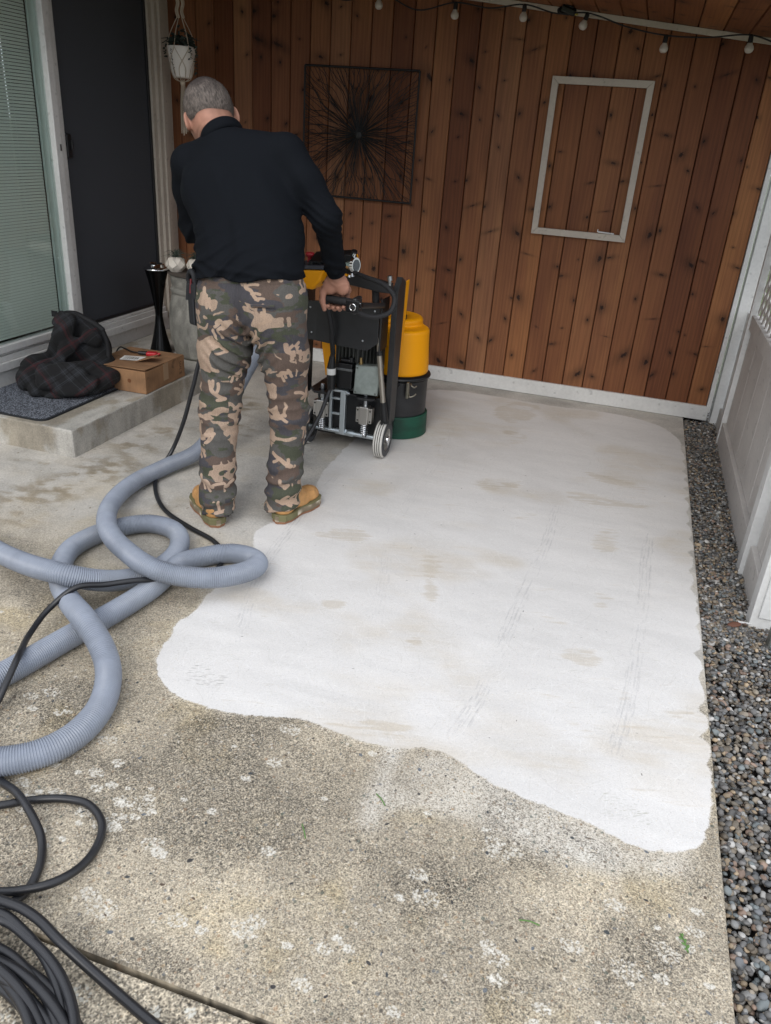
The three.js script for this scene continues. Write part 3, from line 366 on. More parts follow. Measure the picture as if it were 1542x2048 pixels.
{ // fence along the gravel
  const FX = 0.195;
  const f = thing('fence', 'white painted board fence with lattice top beside the gravel strip', 'fence');
  const post = (z0, z1, x0, x1, y0, y1) => part(f, 'post', bb(x0, y0, z0, x1, y1, z1, 0.003), white);
  post(0.345, 0.387, FX, FX + 0.04, -0.06, 2.3); post(2.065, 2.15, FX - 0.012, FX + 0.05, -0.06, 2.3); post(2.52, 2.6, FX - 0.012, FX + 0.075, -0.06, 2.3);
  part(f, 'post_cladding', bb(FX + 0.012, 0.03, 2.6005, FX + 0.066, 2.3, 2.615, 0.003), white, 'white cladding board on the post face');
  part(f, 'kickboard', bb(FX + 0.006, -0.04, 0.3875, FX + 0.05, 0.118, 2.0645, 0.003), taupe); part(f, 'kickboard', bb(FX + 0.006, -0.04, 2.1505, FX + 0.05, 0.118, 2.5195, 0.003), taupe); part(f, 'kickboard', bb(FX + 0.02, -0.04, 0.0, FX + 0.06, 0.10, 0.3445, 0.003), taupe);
  part(f, 'top_rail', bb(FX + 0.012, 0.70, 0.3875, FX + 0.075, 0.785, 2.0645, 0.003), taupe); part(f, 'top_rail', bb(FX + 0.012, 0.70, 2.1505, FX + 0.075, 0.785, 2.5195, 0.003), taupe);
  for (let z = 0.3885; z < 2.06; z += 0.336) { const z1 = Math.min(z + 0.3335, 2.064); if (z1 - z > 0.02) part(f, 'fence_board', bb(FX + 0.028, 0.1185, z, FX + 0.045, 0.6995, z1, 0.006), taupe); }
  for (let z = 2.151; z < 2.5; z += 0.124) part(f, 'fence_board', bb(FX + 0.028, 0.1185, z, FX + 0.045, 0.6995, z + 0.1215, 0.006), taupe);
  part(f, 'corner_post', bb(FX - 0.02, -0.08, -0.12, FX + 0.06, 2.2, -0.03, 0.004), white); part(f, 'filler_panel', bb(FX + 0.035, 0.1005, 0.0, FX + 0.055, 0.74, 0.3445, 0.002), white);
  // lattice
  const lat = (z0, z1, y0, y1) => {
    const st = [], W = z1 - z0, Hh = y1 - y0;
    for (const s of [1, -1]) for (let c = -Hh; c < W + Hh; c += 0.125) { // strips at 45 degrees, clipped to the panel
      let a = s > 0 ? [c, 0] : [c, Hh], b = s > 0 ? [c + Hh, Hh] : [c + Hh, 0]; const cl = (p, q) => { if (p[0] < 0) { const t = (0 - p[0]) / (q[0] - p[0]); return [0, p[1] + (q[1] - p[1]) * t]; } if (p[0] > W) { const t = (W - p[0]) / (q[0] - p[0]); return [W, p[1] + (q[1] - p[1]) * t]; } return p; };
      if (Math.max(a[0], b[0]) <= 0.01 || Math.min(a[0], b[0]) >= W - 0.01) continue; const A = cl(a, b), B = cl(b, a), L = Math.hypot(B[0] - A[0], B[1] - A[1]); if (L < 0.03) continue;
      const m = part(f, 'lattice_strip', new THREE.BoxGeometry(0.006, 0.036, L - 0.004), taupe); m.position.set(FX + 0.04 + (s > 0 ? 0 : 0.0064), y0 + (A[1] + B[1]) / 2, z0 + (A[0] + B[0]) / 2); m.rotation.x = -Math.atan2(B[1] - A[1], B[0] - A[0]);
    }
  };
  lat(0.40, 2.06, 0.787, 1.3); lat(2.152, 2.518, 0.787, 1.3);
  part(f, 'lattice_rail', bb(FX + 0.015, 1.302, 0.3875, FX + 0.07, 1.35, 2.0645, 0.003), taupe); part(f, 'lattice_rail', bb(FX + 0.015, 1.302, 2.1505, FX + 0.07, 1.35, 2.5195, 0.003), taupe);
  const br = thing('post_bracket', 'grey metal post base bracket standing in the gravel', 'bracket', [0.255, -0.04, 2.68]);
  const gm = metal(0x9a9d98, 0.5); part(br, 'strap', [bb(-0.016, 0, 0, -0.010, 0.1, 0.05, 0.002), bb(0.012, 0, 0.004, 0.018, 0.085, 0.05, 0.002)], gm); part(br, 'base_plate', bb(-0.03, -0.01, -0.02, 0.04, -0.004, 0.07, 0.002), gm);
  // neighbour's pale wall beyond the lattice
  const n = thing('neighbour_wall', 'pale neighbouring house wall seen through the lattice', 'building'); part(n, 'wall', bb(5, -0.14, -6, 5.2, 3.2, 0.6, 0.01), mat(0xe6e4df, 0.8)); for (let k = 0; k < 20; k++) part(n, 'siding_board', put(new THREE.BoxGeometry(0.012, 0.163, 6.6), 4.99, -0.05 + k * 0.165, -2.7, 0, 0, 0.06), mat(0xe6e4df, 0.7));
}

// ---------------------------------------------------------------- the man
{
  const man = thing('person', 'man in black shirt and camouflage trousers bending over the grinder, seen from behind', 'person');
  // joints (metres, world)
  const J = { anL: [-2.06, 0.10, 2.685], knL: [-2.082, 0.49, 2.6], hiL: [-2.06, 0.9, 2.55], anR: [-1.805, 0.1, 2.53], knR: [-1.80, 0.49, 2.5], hiR: [-1.835, 0.91, 2.525], shL: [-2.345, 1.425, 2.33], elL: [-2.405, 1.17, 2.2], wrL: [-2.2, 0.99, 2.05], shR: [-1.905, 1.495, 2.31], elR: [-1.722, 1.275, 2.335], wrR: [-1.745, 1.03, 2.15], neck: [-2.2, 1.555, 2.28], head: [-2.308, 1.622, 2.212] };
  const B = (a, ra, b, rb) => [...a, ra, ...b, rb];
  // ---- head frame: face points away from the camera and down, head rolled to his left
  const F = V(-0.47, -0.56, -0.7).normalize(), R0 = V(0.83, 0.32, -0.44); const Bk = F.clone().negate(), Up = new THREE.Vector3().crossVectors(Bk, R0).normalize(), Rt = new THREE.Vector3().crossVectors(Up, Bk).normalize();
  const hl = (x, y, z) => { const a = x - J.head[0], b = y - J.head[1], c = z - J.head[2]; const s = 1 / 1.1; return [(a * Rt.x + b * Rt.y + c * Rt.z) * s, (a * Up.x + b * Up.y + c * Up.z) * s, (a * Bk.x + b * Bk.y + c * Bk.z) * s]; };
  const E0 = (c, r, ...a) => ellR(c, r, ...a);
  const SK = [E0([0, 0.012, 0.012], [0.085, 0.106, 0.1]), E0([0, -0.045, -0.045], [0.066, 0.085, 0.06]), E0([0, -0.098, -0.068], [0.045, 0.032, 0.035])];
  const NOSE = E0([0, -0.03, -0.112], [0.014, 0.024, 0.018], 0.3), BROW = E0([0, 0.012, -0.092], [0.05, 0.012, 0.014]), LIP = E0([0, -0.078, -0.1], [0.024, 0.009, 0.01]), EYES = [-1, 1].map((s) => E0([s * 0.032, -0.008, -0.097], [0.014, 0.009, 0.01]));
  const EARS = [-1, 1].map((s) => [E0([s * 0.092, -0.022, 0.012], [0.009, 0.034, 0.021], 0, s * 0.5, s * 0.14), E0([s * 0.1, -0.02, 0.013], [0.007, 0.02, 0.01], 0, s * 0.5, s * 0.14)]);
  const skull = (p) => { let d = smin(ell(...p, SK[0]), ell(...p, SK[1]), 0.05); return smin(d, ell(...p, SK[2]), 0.04); };
  const NE = [...J.neck];
  const neckB = B([-2.165, 1.50, 2.31], 0.075, [-2.285, 1.59, 2.235], 0.064);
  const nape = B([-2.185, 1.515, 2.345], 0.04, [-2.262, 1.6, 2.28], 0.048);
  const headF = (x, y, z) => {
    const p = hl(x, y, z); let d = skull(p); d = smin(d, ell(...p, NOSE), 0.018); d = smin(d, ell(...p, BROW), 0.015); d = smin(d, ell(...p, LIP), 0.01); for (const e of EYES) d = Math.max(d, -ell(...p, e) - 0.004);
    for (const [e, h] of EARS) d = smin(d, Math.max(ell(...p, e), -ell(...p, h)), 0.012);
    d = smin(d, cap(x, y, z, neckB), 0.045); d = smin(d, cap(x, y, z, nape), 0.03);
    const fold = Math.exp(-Math.pow((p[1] + 0.085) / 0.02, 2)) * (p[2] > 0 ? 1 : 0); return d + 0.0012 * fold * Math.sin(p[1] * 300);
  };
  // ---- right hand round the grip bar (bar axis along x at y 0.912, z 2.12, radius 0.018)
  const hand = [];
  const wr = J.wrR; hand.push(B([-1.736, 1.12, 2.222], 0.036, wr, 0.029), B(wr, 0.03, [-1.745, 0.995, 2.125], 0.033));
  const palm = [[-1.778, 0.962, 2.094, 0.021], [-1.752, 0.957, 2.09, 0.021], [-1.728, 0.955, 2.09, 0.02], [-1.706, 0.957, 2.095, 0.019]];
  for (const p of palm) hand.push(B([wr[0] + (p[0] + 1.745) * 0.45, 1.0, 2.128], 0.025, p.slice(0, 3), p[3]));
  const heel = [ell, E0([-1.716, 0.972, 2.128], [0.03, 0.034, 0.024]), E0([-1.775, 0.972, 2.132], [0.027, 0.036, 0.026], 0, 0, 0.35)];
  const fing = [];
  const kx = [-1.782, -1.756, -1.731, -1.708], tipX = [-1.776, -1.752, -1.728, -1.703];
  for (let k = 0; k < 4; k++) { const s = [0, -0.004, -0.003, 0.004][k], r = [0.0105, 0.011, 0.0105, 0.0092][k]; const m = [kx[k], 0.928, 2.083], p1 = [mix(kx[k], tipX[k], 0.4), 0.889 + s, 2.092], p2 = [mix(kx[k], tipX[k], 0.8), 0.878 + s, 2.122], p3 = [tipX[k], 0.887 + s, 2.147]; fing.push([B(palm[k].slice(0, 3), r * 1.5, m, r * 1.15), B(m, r * 1.12, p1, r * 1.02), B(p1, r * 1.05, p2, r * 0.98), B(p2, r, p3, r * 0.82)]); }
  const thumb = [B([-1.778, 0.982, 2.13], 0.021, [-1.803, 0.945, 2.14], 0.0155), B([-1.803, 0.945, 2.14], 0.015, [-1.803, 0.908, 2.148], 0.0125), B([-1.803, 0.908, 2.148], 0.0128, [-1.79, 0.872, 2.152], 0.0098)];
  const handF = (x, y, z) => {
    let d = 9; for (const b of hand) d = smin(d, cap(x, y, z, b), 0.022); d = smin(d, ell(x, y, z, heel[1]), 0.018); d = smin(d, ell(x, y, z, heel[2]), 0.018);
    let t = 9; for (const b of thumb) t = smin(t, cap(x, y, z, b), 0.008); d = smin(d, t, 0.014);
    for (const f of fing) { let q = 9; for (const b of f) q = smin(q, cap(x, y, z, b), 0.006); d = smin(d, q, 0.005); }
    const bar = Math.hypot(y - 0.912, z - 2.12) - 0.0185; d = Math.max(d, -bar);
    return d + 0.0008 * Math.sin(y * 260 + 2 * Math.sin(x * 90)) * sst(1.03, 0.99, Math.abs(y - 1.0) + 0.99);
  };
  // left hand, on the far grip
  const lh = [B([-2.26, 1.05, 2.09], 0.036, J.wrL, 0.029), B(J.wrL, 0.03, [-2.14, 0.955, 2.02], 0.03)]; for (let k = 0; k < 4; k++) { const z = 2.055 - k * 0.024; lh.push(B([-2.14, 0.955, 2.02], 0.022, [-2.11, 0.94, z], 0.0125), B([-2.11, 0.94, z], 0.011, [-2.085, 0.915, z - 0.01], 0.01), B([-2.085, 0.915, z - 0.01], 0.01, [-2.095, 0.885, z], 0.0085)); } lh.push(B([-2.16, 0.965, 2.04], 0.02, [-2.15, 0.93, 2.075], 0.0125), B([-2.15, 0.93, 2.075], 0.012, [-2.125, 0.9, 2.08], 0.0095));
  const lhF = (x, y, z) => { let d = 9; for (const b of lh) d = smin(d, cap(x, y, z, b), 0.008); return d; };
  // trunk and limbs under the clothes
  const core = [B(J.anL, 0.045, J.knL, 0.058), B(J.knL, 0.06, J.hiL, 0.085), B(J.anR, 0.045, J.knR, 0.058), B(J.knR, 0.06, J.hiR, 0.085), B([-2.03, 0.98, 2.51], 0.09, [-2.1, 1.3, 2.39], 0.085), B([-1.90, 0.99, 2.51], 0.09, [-2.02, 1.34, 2.36], 0.085), B([-2.24, 1.4, 2.34], 0.07, [-2.0, 1.44, 2.33], 0.075), B(J.shL, 0.05, J.elL, 0.04), B(J.elL, 0.04, J.wrL, 0.03), B(J.shR, 0.05, J.elR, 0.04), B(J.elR, 0.04, J.wrR, 0.03), B([-2.1, 1.4, 2.36], 0.07, NE, 0.06)];
  const coreF = (x, y, z) => { let d = 9; for (const b of core) d = smin(d, cap(x, y, z, b), 0.05); return d; };
  const col3 = (g, fn) => { const p = g.attributes.position, c = new Float32Array(p.count * 3); for (let i = 0; i < p.count; i++) { const q = fn(p.getX(i), p.getY(i), p.getZ(i)); c[i * 3] = q[0]; c[i * 3 + 1] = q[1]; c[i * 3 + 2] = q[2]; } g.setAttribute('color', new THREE.BufferAttribute(c, 3)); return g; };
  const skinC = (x, y, z) => { const n = vn3(x * 60, y * 60, z * 60), m = vn3(x * 16, y * 16, z * 16); const k = 0.9 + 0.2 * (n - 0.5) + 0.25 * (m - 0.5); return [0.39 * k * (0.97 + 0.08 * m), 0.205 * k, 0.145 * k]; };
  const gs = [nets(headF, [-2.46, 1.44, 2.04], [-2.12, 1.84, 2.4], 0.0035), nets(handF, [-1.84, 0.83, 2.03], [-1.66, 1.16, 2.28], 0.0025), nets(lhF, [-2.32, 0.85, 1.92], [-2.05, 1.12, 2.15], 0.004), nets(coreF, [-2.5, 0, 1.95], [-1.6, 1.7, 2.75], 0.014)].map((g) => { col3(g, skinC); return g.toNonIndexed(); });
  const body = mergeGeometries(gs.map((g) => { for (const k of Object.keys(g.attributes)) if (!['position', 'normal', 'color'].includes(k)) g.deleteAttribute(k); return g; }));
  part(man, 'body', body, mat(0xffffff, 0.55, { vertexColors: true, sheen: 0.15, specularIntensity: 0.4 }));
  // ---- hair: cropped, grey at the sides
  const hairF = (x, y, z) => {
    const p = hl(x, y, z);
    const line = p[2] > -0.01 ? -0.08 + 0.02 * sst(0, 0.06, Math.abs(p[0])) : mix(0.005, 0.075, sst(-0.01, -0.07, p[2]));
    const d = skull(p) - (0.0045 + 0.0028 * vn3(p[0] * 70, p[1] * 70, p[2] * 70)) * sst(-0.002, 0.045, p[1] - line) - 0.0004;
    return Math.max(d, line - p[1] + 0.004 * Math.sin(p[0] * 90), -(skull(p) + 0.006));
  };
  const hg = nets(hairF, [-2.46, 1.54, 2.06], [-2.16, 1.82, 2.36], 0.0032);
  col3(hg, (x, y, z) => { const p = hl(x, y, z), t = sst(0.02, 0.085, p[1] + 0.25 * (vn3(p[0] * 25, p[1] * 25, p[2] * 25) - 0.5) * 0.2) * sst(0.085, 0.03, Math.abs(p[0])), n = vn3(p[0] * 330, p[1] * 90, p[2] * 330), skinny = sst(-0.035, -0.075, p[1]); const k = 0.35 + 1.25 * n; return [mix(mix(0.13, 0.04, t), 0.24, skinny) * k, mix(mix(0.108, 0.03, t), 0.14, skinny) * k, mix(mix(0.094, 0.026, t), 0.1, skinny) * k]; });
  { // short strands standing off the scalp
    const hp = hg.attributes.position, hn = hg.attributes.normal, hc = hg.attributes.color, P = [], N = [], C = []; srand(808);
    for (let i = 0; i < hp.count; i++) { const p = hl(hp.getX(i), hp.getY(i), hp.getZ(i)); if (skull(p) < 0.001) continue; for (let q = 0; q < 2; q++) { const o = V(hp.getX(i) + rr(-0.0016, 0.0016), hp.getY(i) + rr(-0.0016, 0.0016), hp.getZ(i) + rr(-0.0016, 0.0016)), n = V(hn.getX(i), hn.getY(i), hn.getZ(i)), d = n.clone().multiplyScalar(rr(0.0012, 0.0034)).add(V(rr(-1, 1), rr(-1, 1), rr(-1, 1)).multiplyScalar(0.001)).addScaledVector(Up, -0.0022).addScaledVector(Bk, 0.0006), s = V(rr(-1, 1), rr(-1, 1), rr(-1, 1)).cross(n).normalize().multiplyScalar(0.00038), k = rr(0.5, 2.3); for (const v of [o.clone().add(s), o.clone().sub(s), o.clone().add(d)]) { P.push(v.x, v.y, v.z); N.push(n.x, n.y, n.z); C.push(hc.getX(i) * k, hc.getY(i) * k, hc.getZ(i) * k); } } }
    const sgm = new THREE.BufferGeometry(); sgm.setAttribute('position', new THREE.Float32BufferAttribute(P, 3)); sgm.setAttribute('normal', new THREE.Float32BufferAttribute(N, 3)); sgm.setAttribute('color', new THREE.Float32BufferAttribute(C, 3)); part(man, 'hair_strands', sgm, mat(0xffffff, 0.7, { vertexColors: true, side: THREE.DoubleSide })).userData.kind = 'stuff'; }
  part(man, 'hair', hg, mat(0xffffff, 0.85, { vertexColors: true }), 'short cropped grey hair');
  // ---- shirt
  const fabricB = dataTex(256, 256, (u, v) => { const k = 128 + 40 * Math.sin(u * 6.283 * 64) * Math.sin(v * 6.283 * 64) + 40 * (vn(u * 128, v * 128) - 0.5); return [k, k, k]; }, false);
  const tors = [E0([-2.085, 1.36, 2.375], [0.245, 0.19, 0.13], -0.4, 0.2, 0.13), E0([-2.0, 1.18, 2.46], [0.225, 0.21, 0.135], -0.32, 0.15, 0.06), E0([-1.968, 1.05, 2.53], [0.215, 0.12, 0.138], -0.1, 0.12, 0.06)];
  const slv = [[B(J.shL, 0.073, [-2.37, 1.33, 2.28], 0.07), B([-2.37, 1.33, 2.28], 0.07, J.elL, 0.056), B(J.elL, 0.057, [-2.25, 1.03, 2.1], 0.044)], [B(J.shR, 0.078, [-1.82, 1.4, 2.33], 0.07), B([-1.82, 1.4, 2.33], 0.068, J.elR, 0.058), B(J.elR, 0.058, [-1.738, 1.062, 2.172], 0.045)]];
  const traps = [B([-2.2, 1.51, 2.32], 0.062, [-2.33, 1.44, 2.33], 0.07), B([-2.18, 1.515, 2.325], 0.066, [-1.93, 1.5, 2.31], 0.075)];
  const shirtF = (x, y, z) => {
    let d = 9; for (const e of tors) d = smin(d, ell(x, y, z, e), 0.09); for (const b of traps) d = smin(d, cap(x, y, z, b), 0.06);
    const sp = 0.012 * Math.exp(-Math.pow((x + 2.04 + (1.3 - y) * -0.22) / 0.03, 2)) * sst(1.02, 1.12, y) * sst(1.5, 1.4, y) * (z > 2.35 ? 1 : 0); d += sp * 0.6;
    for (const s of slv) { let q = 9; for (const b of s) q = smin(q, cap(x, y, z, b), 0.03); d = smin(d, q, 0.035); }
    // creases: slanting across the small of the back, round the elbows, bunched at the hem
    const t = (x + 2.0) * 0.75 + (y - 1.1), n = vn3(x * 9, y * 9, z * 9);
    const low = sst(1.27, 1.08, y) * sst(-1.7, -2.12, x);
    d -= 0.02 * low * Math.pow(0.5 + 0.5 * Math.sin((y - 0.75 * (x + 2.0)) * 78 + 5 * n), 2.4) * (0.4 + 0.9 * vn(x * 12, y * 7));
    d -= 0.0075 * sst(1.13, 1.07, y) * Math.pow(0.5 + 0.5 * Math.sin(y * 150 + x * 22 + 4 * n), 1.8);
    d -= 0.003 * sst(0.13, 0.05, Math.hypot(x - J.elR[0], y - J.elR[1])) * Math.sin((x * 0.6 + y) * 190 + 3 * n) + 0.003 * (vn3(x * 7, y * 7, z * 7) - 0.5) * 2;
    d -= 0.0022 * sst(1.25, 1.1, y) * (x > -1.8 ? 1 : 0) * Math.sin(y * 95 + x * 60 + 6 * n);
    d -= 0.007 * sst(1.08, 1.2, y) * sst(1.5, 1.38, y) * Math.pow(0.5 + 0.5 * Math.sin((x * 0.9 + y * 0.55) * 46 + 6 * vn3(x * 4, y * 4, z * 4)), 3) * vn(x * 5 + 2, y * 5);
    // cut: hem, cuffs, neck opening
    const hem = 1.048 + 0.05 * (x + 1.97) + 0.008 * Math.sin(x * 30); const inArm = Math.min(cap(x, y, z, slv[1][2]), cap(x, y, z, slv[0][2])) < 0.02;
    if (!inArm) d = Math.max(d, hem - y);
    const c2 = (x + 1.738) * 0.03 + (y - 1.062) * 0.82 + (z - 2.172) * 0.57; if (x > -1.83 && y < 1.2) d = Math.max(d, -c2);
    const nk = cap(x, y, z, B([-2.165, 1.5, 2.31], 0.079, [-2.285, 1.63, 2.235], 0.072)); d = Math.max(d, -nk);
    return d;
  };
  const sg = boxUV(nets(shirtF, [-2.52, 0.96, 2.0], [-1.62, 1.64, 2.76], 0.0065)); const fb2 = fabricB.clone(); fb2.repeat.set(9, 9);
  const shirtM = mat(0x0d1015, 0.85, { specularIntensity: 0.25, sheen: 0.06, sheenColor: new THREE.Color(0x3a4150), sheenRoughness: 0.6, bumpMap: fb2, bumpScale: 0.0004 });
  const shirt = part(man, 'shirt', sg, shirtM);
  // stand-up collar ring, tilted with the neck
  const cg = new THREE.TorusGeometry(0.079, 0.0125, 10, 48).scale(1, 1, 2.1); cg.applyQuaternion(new THREE.Quaternion().setFromUnitVectors(V(0, 0, 1), V(-0.62, 0.7, -0.36).normalize())); cg.translate(-2.203, 1.545, 2.3); part(shirt, 'collar', cg, shirtM);
  part(shirt, 'cuff', rod([-1.742, 1.072, 2.177], [-1.7375, 1.035, 2.152], 0.0455, 0.041, 28), shirtM);
  // ---- trousers
  const w = 1024, c = cv(w, w), g2 = c.getContext('2d'), im = g2.createImageData(w, w), k0 = w / 1.2;
  const PAL = [[62, 60, 64], [64, 67, 52], [86, 71, 62], [80, 78, 74]];
  for (let j = 0; j < w; j++) for (let i = 0; i < w; i++) { const x = i / w * 1.2, y = j / w * 1.2, a = fbm(x * 11, y * 22, 4), b = fbm(x * 11 + 40, y * 22 + 9, 4), q = sst(0.475, 0.515, a), s = sst(0.48, 0.52, b), th = 0.92 + 0.16 * vn(x * 600, y * 600) - 0.08 * vn(x * 300, y * 40), wx = 1.5 * (fbm(x * 17 + 3, y * 24, 2) - 0.5), wy = 1.7 * (fbm(x * 21 + 60, y * 24 + 8, 2) - 0.5), pale = sst(0.655, 0.668, vn(x * 13 + wx + 7, y * 25 + wy) * 0.72 + 0.28 * vn(x * 33 + 2 * wx, y * 48 + 2 * wy)), o = (j * w + i) * 4; for (let n = 0; n < 3; n++) im.data[o + n] = mix(mix(mix(PAL[0][n], PAL[1][n], q), mix(PAL[2][n], PAL[3][n], q), s), [160, 138, 119][n], pale) * th; im.data[o + 3] = 255; }
  g2.putImageData(im, 0, 0); srand(404); g2.lineCap = g2.lineJoin = 'round';
  const antler = (X, Y, len, ang, col, wd) => { // a wavy stem with rounded prongs
    const pts = [], n = 5; for (let i = 0; i <= n; i++) pts.push([len * (i / n - 0.5), rr(-0.011, 0.011)]); const pr = []; const side = rnd() < 0.5 ? 1 : -1; const np = 2 + Math.floor(rnd() * 2), bend = rr(0.01, 0.03) * (rnd() < 0.5 ? 1 : -1); for (let i = 0; i < np; i++) pr.push([(i + 0.6 + rr(-0.15, 0.15)) / np, rnd() < 0.8 ? side : -side, rr(0.022, 0.04), bend + rr(-0.006, 0.006)]);
    for (const ox of [0]) for (const oy of [0]) { g2.save(); g2.translate((X + ox) * k0, (Y + oy) * k0); g2.rotate(ang); g2.strokeStyle = col; g2.lineWidth = wd * k0; g2.beginPath(); g2.moveTo(pts[0][0] * k0, pts[0][1] * k0); for (let i = 1; i < n; i++) g2.quadraticCurveTo(pts[i][0] * k0, pts[i][1] * k0, (pts[i][0] + pts[i + 1][0]) / 2 * k0, (pts[i][1] + pts[i + 1][1]) / 2 * k0); g2.stroke(); g2.lineWidth = wd * 0.72 * k0; for (const [t, sd, L, bd] of pr) { const x = len * (t - 0.5); g2.beginPath(); g2.moveTo(x * k0, 0); g2.quadraticCurveTo((x + bd * 0.2) * k0, sd * L * 0.6 * k0, (x + bd) * k0, sd * L * k0); g2.stroke(); } g2.restore(); }
  };
  for (let r = 0; r < 12; r++) for (let q = 0; q < 7; q++) antler((q + 0.5 * (r & 1) + rr(-0.3, 0.3)) * 0.17, (r + rr(-0.3, 0.3)) * 0.1, rr(0.035, 0.115), rr(-0.6, 0.8), ['#a08975', '#98816f', '#a68f7c'][q % 3], rr(0.0135, 0.019));
  { const d2 = g2.getImageData(0, 0, w, w); for (let o = 0; o < w * w; o++) { const th = 0.9 + 0.2 * NT[(o * 7 + (o >> 10) * 13) & 65535]; for (let n = 0; n < 3; n++) d2.data[o * 4 + n] *= th; } g2.putImageData(d2, 0, 0); }
  const camo = cvTex(c); camo.repeat.set(1 / 1.2, 1 / 1.2);
  const camoM = mat(0xffffff, 0.85, { map: camo, sheen: 0.2, sheenRoughness: 0.7, bumpMap: fb2, bumpScale: 0.0003 });
  const lg = [[B([-2.045, 0.05, 2.702], 0.069, [-2.063, 0.25, 2.665], 0.073), B([-2.065, 0.25, 2.66], 0.072, J.knL, 0.081), B(J.knL, 0.081, [-2.065, 0.74, 2.575], 0.102), B([-2.065, 0.74, 2.575], 0.106, [-2.055, 0.92, 2.545], 0.116)], [B([-1.805, 0.05, 2.556], 0.069, [-1.805, 0.25, 2.52], 0.071), B([-1.805, 0.25, 2.52], 0.071, J.knR, 0.08), B(J.knR, 0.08, [-1.82, 0.74, 2.515], 0.1), B([-1.82, 0.74, 2.515], 0.104, [-1.85, 0.92, 2.525], 0.116)]];
  const hipE = E0([-1.96, 1.0, 2.53], [0.222, 0.145, 0.135], -0.05, 0.12, 0.06), butt = [E0([-2.05, 0.89, 2.585], [0.105, 0.11, 0.095]), E0([-1.865, 0.9, 2.57], [0.1, 0.11, 0.095])];
  const trF = (x, y, z) => {
    let L = [9, 9]; for (let s = 0; s < 2; s++) { for (const b of lg[s]) L[s] = smin(L[s], cap(x, y, z, b), 0.03); L[s] = smin(L[s], ell(x, y, z, butt[s]), 0.05); }
    const n = vn3(x * 11, y * 11, z * 11), n2 = vn3(x * 5 + 3, y * 5, z * 5);
    let d = smin(L[0], L[1], 0.018); d = smin(d, ell(x, y, z, hipE), 0.07);
    const lowf = sst(0.34, 0.12, y), ang = (x + (x < -1.93 ? 2.06 : 1.8)) * 2.2 * (x < -1.93 ? 1 : -1);
    d -= (0.014 * lowf + 0.0016) * Math.pow(0.5 + 0.5 * Math.sin(y * 88 + ang * 3 + 6 * n), 1.6) * (0.35 + 0.9 * n2);
    d -= 0.007 * sst(0.17, 0.06, Math.abs(y - 0.5)) * Math.pow(0.5 + 0.5 * Math.sin(y * 95 + ang * 5 + 5 * n), 2);
    d -= 0.008 * sst(0.2, 0.05, Math.hypot(x + 1.95, y - 0.75)) * Math.sin((y - Math.abs(x + 1.95) * 0.9) * 120 + 4 * n);
    d += 0.006 * Math.exp(-Math.pow((x + 1.955) / 0.008, 2)) * sst(0.78, 0.84, y);              // seat seam
    d -= 0.006 * (n2 - 0.5) * 2;
    d += 0.004 * Math.exp(-Math.pow((y - 1.035 - 0.03 * (x + 1.97)) / 0.004, 2)); d += 0.0014 * sst(1.036, 1.042, y) * Math.sin((x + z) * 620);                                                           // waistband
    return Math.max(d, y - 1.085 - 0.045 * (x + 1.97), 0.054 + (x < -1.93 ? 0 : 0.004) - y + 0.01 * Math.sin(x * 40 + z * 30));
  };
  const tg = nets(trF, [-2.26, 0.03, 2.3], [-1.66, 1.13, 2.78], 0.0062).toNonIndexed(), tu = new Float32Array(tg.attributes.position.count * 2);
  { const p = tg.attributes.position, n = tg.attributes.normal; // cloth unrolled round each leg: back, then both sides
    for (let i = 0; i < p.count; i += 3) { const nx = n.getX(i) + n.getX(i + 1) + n.getX(i + 2), nz = n.getZ(i) + n.getZ(i + 1) + n.getZ(i + 2), y0 = p.getY(i), cx = y0 > 0.8 ? -1.96 : p.getX(i) < -1.94 ? -2.065 : -1.81, hw = y0 > 0.8 ? 0.17 : 0.06, cz = y0 > 0.8 ? 2.62 : cx < -1.9 ? 2.68 : 2.57;
      for (let k = i; k < i + 3; k++) { const x = p.getX(k), z = p.getZ(k); tu[k * 2] = nz > Math.abs(nx) * 0.8 ? x : nz < -Math.abs(nx) ? x + 0.3 : nx > 0 ? cx + hw + (cz - z) : cx - hw - (cz - z); tu[k * 2 + 1] = p.getY(k); } } }
  tg.setAttribute('uv', new THREE.BufferAttribute(tu, 2));
  const tr = part(man, 'trousers', tg, camoM);
  part(tr, 'back_pocket', bb(-0.05, -0.006, -0.004, 0.05, 0.006, 0.004, 0.003), camoM).position.set(-1.845, 0.965, 2.668);
  tr.children[0].rotation.set(0.1, 0.1, 0.08);
  // ---- boots
  const leather = dataTex(128, 128, (u, v) => { const n = fbm(u * 10, v * 10, 4), k = 0.86 + 0.3 * n; return [184 * k, 138 * k, 86 * k]; });
  const lm = mat(0xffffff, 0.65, { map: leather, bumpMap: leather, bumpScale: 0.0006 }), cream = mat(0xd9cfb8, 0.8), olive = mat(0x6e6a4a, 0.8), tan = mat(0x8a6248, 0.8), lace = mat(0xa9803e, 0.8), soil = dataTex(128, 64, (u, v) => { const s = sst(0.5, 0.62, fbm(u * 14, v * 14, 3)); return [mix(222, 120, s), mix(212, 108, s), mix(190, 88, s)]; });
  const creamM = mat(0xffffff, 0.8, { map: soil });
